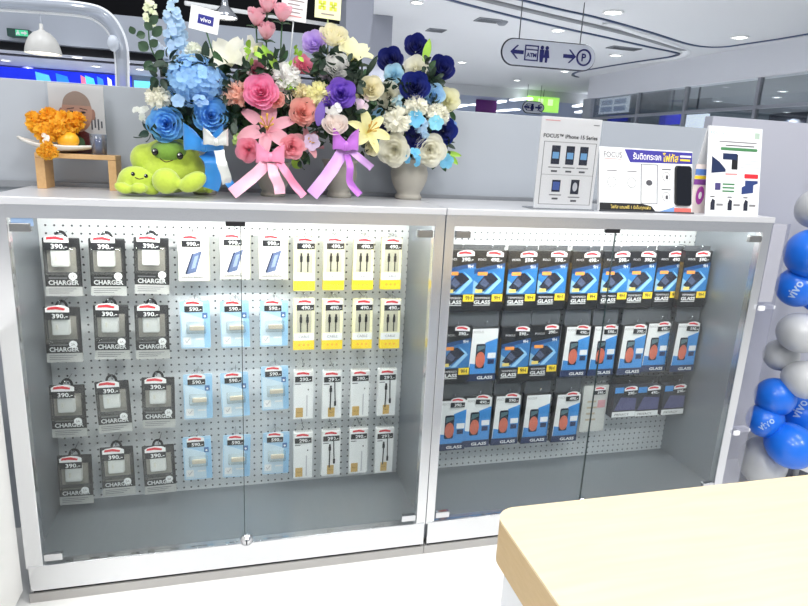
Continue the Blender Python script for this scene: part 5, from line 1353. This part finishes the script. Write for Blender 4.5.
p = at_y(68, 140, Yd - .02); bm = bmesh.new(); add_ell(bm, (0, 0, 0), (.030, .026, .024), 20); ob = mk('mango', bm, mat('fruit_yellow', (240, 176, 40), .35, var=.1, scale=20)); ob.location = p; tag(ob, 'smooth yellow orange fruit resting on the dish under the marigolds', 'fruit')
g = thing('marigold_garland', 'small marigold garland hanging over the front of the dish', 'garland', at_y(48, 152, Yd - .058))
for q in ((-.012, 0, 0), (.012, -.002, 0), (0, -.004, -.006), (0, -.002, .014)):
    bm = bmesh.new(); carnation(bm, frame(Vector(q), (0, -1, .2), mrng.random() * 6), .017, mrng); mk('blossom', bm, petal_mat(ORG[1]), g)
bm = bmesh.new(); add_tube(bm, [(0, 0, .016), (0, .012, .036), (0, .03, .045)], .003, 6)
for i in range(6): daisy(bm, frame(Vector((mrng.uniform(-.006, .006), -.003, .02 + i * .005)), (mrng.uniform(-.5, .5), -1, .3), 0), .007, mrng)
mk('jasmine_string', bm, petal_mat((236, 234, 220)), g)
p = at_y(82, 146, Yd); lf = tag(ob, ob['label'], 'fruit')
bm = bmesh.new(); leaf(bm, frame(Vector((0, 0, 0)), (.2, -.5, 1), 1.0), .06, .018); leaf(bm, frame(Vector((0, 0, 0)), (-.4, -.5, 1), .4), .05, .014)
ob = mk('green_leaf', bm, GREEN); ob.location = at_y(84, 148, Yd + .01); tag(ob, 'dark green leaf sprig between dish and portrait', 'leaf')
# candle glass
p = at_y(98.5, 152.5, yb + .02); s = mpp(p)
t = thing('candle_glass', 'small clear glass of dark blue wax on the right end of the bench', 'candle', (p.x, yb + .03, bz))
lathe('glass', t, [(0, .0), (7 * s, 0), (8 * s, 20 * s), (7.6 * s, 20 * s), (6.7 * s, 1.2 * s), (0, 1.2 * s)], clear('candle_clear', (236, 240, 246), .1, .05, haze=.12, hazec=(200, 214, 236)), 24)
lathe('wax', t, [(0, 1.3 * s), (6.5 * s, 1.3 * s), (7.2 * s, 15.5 * s), (0, 15.5 * s)], mat('wax_blue', (66, 80, 134), .3), 24)
tube('wick', t, [(0, 0, 15 * s), (0, 0, 18 * s)], .0008, BLACK, 5)

# ================================================================== PLUSH TOYS
PLG = mat('plush_lime', (184, 205, 68), .85, var=.12, scale=120, sheen=.5, bump=.6)
PLD = mat('plush_green', (112, 152, 48), .85, var=.12, scale=120, sheen=.5, bump=.6)
def blob(name, parts, mt, parent, vox=.005):
    bm = bmesh.new()
    for c, r, rot in parts:
        add_ell(bm, c, r, 20, Matrix.Rotation(R(rot), 3, 'Y') if rot else None)
    o = mk(name, bm, mt, parent)
    md = o.modifiers.new('remesh', 'REMESH'); md.mode = 'VOXEL'; md.voxel_size = vox
    sm = o.modifiers.new('smooth', 'SMOOTH'); sm.iterations = 6; sm.factor = .6
    dg = bpy.context.evaluated_depsgraph_get(); dg.update()
    me = bpy.data.meshes.new_from_object(o.evaluated_get(dg)); o.modifiers.clear(); o.data = me
    for p in me.polygons: p.use_smooth = True
    return o
def plush(lb, base, Y, items, head, eyes, mouth, rp):
    b = at_z(*base, ZT); b = Vector((b.x, Y, ZT))
    t = thing('plush_toy', lb, 'plush toy', b)
    def P(px, py, dy): return at_y(px, py, Y + dy) - b
    parts = []
    for px, py, dy, rx, ry, rz, rot in items:
        p = P(px, py, dy); k = mpp(b + p); parts.append((p, (rx * k, rz * k, ry * k), rot))
    # keep the toy on the counter
    blob('body', parts, PLG, t)
    if head:
        hp = []
        for px, py, dy, rx, ry, rz, rot in head:
            p = P(px, py, dy); k = mpp(b + p); hp.append((p, (rx * k, rz * k, ry * k), rot))
        blob('head_cap', hp, PLD, t)['label'] = 'darker green forehead'
    for px, py, dy, r in eyes:
        p = P(px, py, dy); k = mpp(b + p); e = ell('eye', t, p, (r * k, r * k * .6, r * 1.15 * k), mat('eye_black', (14, 12, 12), .12), 14)
        ell('eye_glint', e, p + Vector((-r * k * .3, -r * k * .52, r * k * .4)), (r * k * .28, r * k * .2, r * k * .28), WHITE, 8)
    pts = [P(x, y, d) for x, y, d in mouth]
    tube('mouth', t, spline(pts, 4), .0014, mat('mouth_brown', (70, 52, 20), .7), 6)
    return t
plush('large lime green plush toy sitting beside the blue ribbon', (172, 193), .18,
      [(170, 172, .0, 30, 21, 24, 0), (146, 159, -.0, 15, 15, 16, 0), (172, 158, .0, 28, 20, 22, 0), (166, 181, -.09, 13.5, 13, 13, 0), (193, 182, -.105, 15, 9, 10, -32), (190, 170, -.0, 15, 15, 18, 0), (209, 189, -.02, 5, 4.5, 6, 0), (200, 186, .02, 12, 7, 12, 0)],
      [(170, 152, -.022, 19, 12, 19, 0), (186, 160, .0, 12, 16, 17, 0)], [(155, 152, -.068, 3.2), (180, 156, -.082, 3.2)], [(160, 158.5, -.078), (166, 162, -.087), (173, 160, -.086)], 1)
plush('small lime green plush toy leaning on the larger plush', (135, 193), .14,
      [(136, 180, .0, 17, 14, 15, 0), (127, 184, -.0, 10, 10, 11, 0), (123, 188, -.055, 9, 5.5, 7, 25), (139, 188, -.062, 8, 5.5, 7, 0), (150, 190, -.03, 9, 5, 8, 10), (146, 181, .0, 12, 12, 13, 0)],
      None, [(133, 174, -.058, 1.9), (146, 176, -.062, 1.9)], [(135, 177.5, -.062), (139.5, 179, -.066), (144, 178, -.065)], 1)

# ================================================================== BALLOONS
BBLUE = mat('balloon_blue', (26, 112, 226), .3, 0, .04, 8, coat=.15); BGREY = mat('balloon_grey', (196, 198, 200), .32, 0, .04, 8, coat=.15)
def balloon(lb, px, py, rpx, Y, mt, axis, word=None, tdir=(0, 0)):
    p = at_y(px, py, Y); r = rpx * mpp(p)
    t = thing('balloon', lb, 'balloon', p, 0, 'balloons of the corner column')
    ax = Vector(axis).normalized(); M = frame((0, 0, 0), ax)
    prof = [(0, 1.08 * r)] + [(r * math.sin(a) ** .95, r * (1.08 if a < PI / 2 else 1.25) * math.cos(a)) for a in [PI * i / 16 for i in range(1, 16)]] + [(r * .06, -1.25 * r)]
    lathe('skin', t, prof, mt, 32, M)
    lathe('knot', t, [(r * .05, -1.24 * r), (r * .08, -1.29 * r), (r * .05, -1.32 * r), (r * .1, -1.38 * r), (0, -1.38 * r)], mt, 12, M)
    if word:
        me, tw, th = text_mesh(word, .02); me = me.copy(); me.name = 'lettering'; sc = r * .95 / tw
        tc = (CAM - p).normalized(); right = tc.cross(Vector((0, 0, 1))).normalized() * -1
        upv = tc.cross(right) * 1
        if upv.z < 0: upv = -upv
        c = (tc + right * tdir[0] + upv * tdir[1]).normalized()
        rr = upv.cross(c).normalized(); uu = c.cross(rr).normalized()
        ro = R(tdir[2] if len(tdir) > 2 else 0); r2 = rr * math.cos(ro) + uu * math.sin(ro); u2 = -rr * math.sin(ro) + uu * math.cos(ro)
        Mi = M.to_3x3().inverted()
        for v in me.vertices:
            d = (c * r + r2 * (v.co.x * sc) + u2 * (v.co.y * sc)).normalized()
            # distance to the balloon skin along d
            q = Mi @ d; kz = r * (1.08 if q.z > 0 else 1.25)
            dist = 1 / math.sqrt((q.x ** 2 + q.y ** 2) / (r * r) + q.z ** 2 / (kz * kz))
            v.co = d * (dist * 1.012)
        me.materials.clear(); me.materials.append(mat('balloon_print', (176, 200, 232), .4))
        link(bpy.data.objects.new('lettering', me), t)
for a in (('grey balloon highest at the right edge', 817, 208, 19, .16, BGREY, (-.3, -.6, .4), None), ('blue balloon just under the highest grey one', 812, 254, 25, .12, BBLUE, (-.6, -.7, .2), None),
          ('blue balloon lettered on its left, upper pair', 798, 287, 20, .15, BBLUE, (-.7, -.5, -.1), 'vivo', (-.1, -.15, 70)), ('blue balloon at the frame edge above the pale grey ones', 821, 297, 17, .10, BBLUE, (.2, -.8, -.2), None),
          ('pale grey balloon left of the frame edge, middle height', 800, 333, 20, .10, BGREY, (-.3, -.8, .1), None), ('grey balloon behind the pale one, middle height', 781, 355, 16, .19, BGREY, (-.8, -.3, 0), None),
          ('pale grey balloon low at the right edge', 806, 380, 19, .06, BGREY, (.1, -.9, .1), None), ('blue balloon upper left in the lower cluster', 775, 397, 19, .13, BBLUE, (-.5, -.5, .5), None),
          ('blue lettered balloon at the left tip of the lower cluster', 765, 420, 17, .13, BBLUE, (-.8, -.4, -.1), 'vivo', (.1, -.2, 50)), ('blue lettered balloon at the right edge of the lower cluster', 803, 415, 22, .16, BBLUE, (.3, -.7, .3), 'vivo', (-.2, .25, 78)),
          ('large blue balloon front of the lower cluster', 791, 446, 22, .04, BBLUE, (-.1, -.9, -.1), None), ('grey balloon at the bottom touching the blue cluster', 763, 462, 22, .16, BGREY, (-.5, -.5, -.5), None)):
    balloon(*a)
p = at_y(800, 400, .19)
tag(tube('balloon_pole', None, [(p.x + .035, .165, 0), (p.x + .035, .165, 1.45)], .012, WHITE, 10), 'thin white pole inside the balloon column', 'pole')
lathe_b = tag(lathe('pole_base', None, [(0, 0), (.13, 0), (.13, .012), (.02, .02), (.013, .03), (0, .03)], RAIL, 24), 'round dark base at the foot of the balloon column', 'base'); lathe_b.location = (p.x + .035, .165, 0)

# acrylic side sheet with white clips beside the right cabinet
q0 = at_y(772, 230, .0); q1 = at_y(786, 231, .0)
t = thing('acrylic_panel', 'clear acrylic side strip with white clips beside the right cabinet', 'panel', (q0.x, 0, 0)); w = q1.x - q0.x
z1 = at_y(762, 302, 0).z
box('sheet', t, 0, w * 1.3, .002, .006, 0.002, 1.15, clear('sheet_acrylic', (236, 237, 244), .3, .05, haze=.06, hazec=(232, 232, 242)))
box('frosted_strip', t, 0.002, w, -.002, .0015, z1, 1.15, clear('strip_frost', (240, 240, 246), .3, .05, haze=.35, hazec=(240, 240, 246)), .001)
EDW = mat('clip_white', (244, 244, 247), .35)
for px_, py_ in ((757, 308), (738, 432)):
    z = at_y(px_, py_, 0).z
    box('clip', t, .0, w * .4, -.014, -.0025, z - .008, z + .010, EDW, .003); box('clip', t, w * .5, w * 1.5, .0065, .04, z - .008, z + .006, EDW, .003)

# ================================================================== LIGHT
w = bpy.data.worlds.new('world'); scn.world = w; w.use_nodes = True
bg = w.node_tree.nodes['Background']; bg.inputs['Color'].default_value = (.90, .94, 1.0, 1); bg.inputs['Strength'].default_value = 0.5
def area(name, loc, sx, sy, pw, col=(1, 1, 1), rot=(0, 0, 0)):
    l = bpy.data.lights.new(name, 'AREA'); l.shape = 'RECTANGLE'; l.size = sx; l.size_y = sy; l.energy = pw; l.color = col
    o = bpy.data.objects.new(name, l); o.location = loc; o.rotation_euler = rot; COL.objects.link(o); return o
for x in (-1.6, 0.1, 1.8):
    for y in (-2.4, -.75):
        area('shop_ceiling_lamp', (x, y, 3.1), .6, .9, 50 if y < -1 else 20, (1, .985, .96))
for x in (-7.5, -3.0, 0.6):  # added fill spots out of view, brightening the balcony and arch
    l = bpy.data.lights.new('atrium_fill', 'SPOT'); l.energy = 720; l.spot_size = R(120); l.spot_blend = .5; l.shadow_soft_size = .2; l.color = (.93, .96, 1)
    o = bpy.data.objects.new('atrium_fill', l); o.location = (x, 2.6, 7.6); o.rotation_euler = (R(48), 0, 0); COL.objects.link(o)
for x, y in ((5.0, 19.0), (9.0, 20.0), (7.0, 26.0)):  # added fill spots without fixtures, lightening the far soffit
    l = bpy.data.lights.new('far_hall_fill', 'SPOT'); l.energy = 420; l.spot_size = R(140); l.spot_blend = .5; l.shadow_soft_size = .15; l.color = (.9, .95, 1)
    o = bpy.data.objects.new('far_hall_fill', l); o.location = (x, y, 2.88); COL.objects.link(o)
vs = scn.view_settings
scn.display_settings.display_device = 'sRGB'
vs.view_transform = 'Standard'; vs.look = 'None'; vs.exposure = 0.0; vs.gamma = 1.0; vs.use_curve_mapping = False
scn.cycles.use_denoising = True
scn.cycles.max_bounces = 10
scn.cycles.transparent_max_bounces = 24
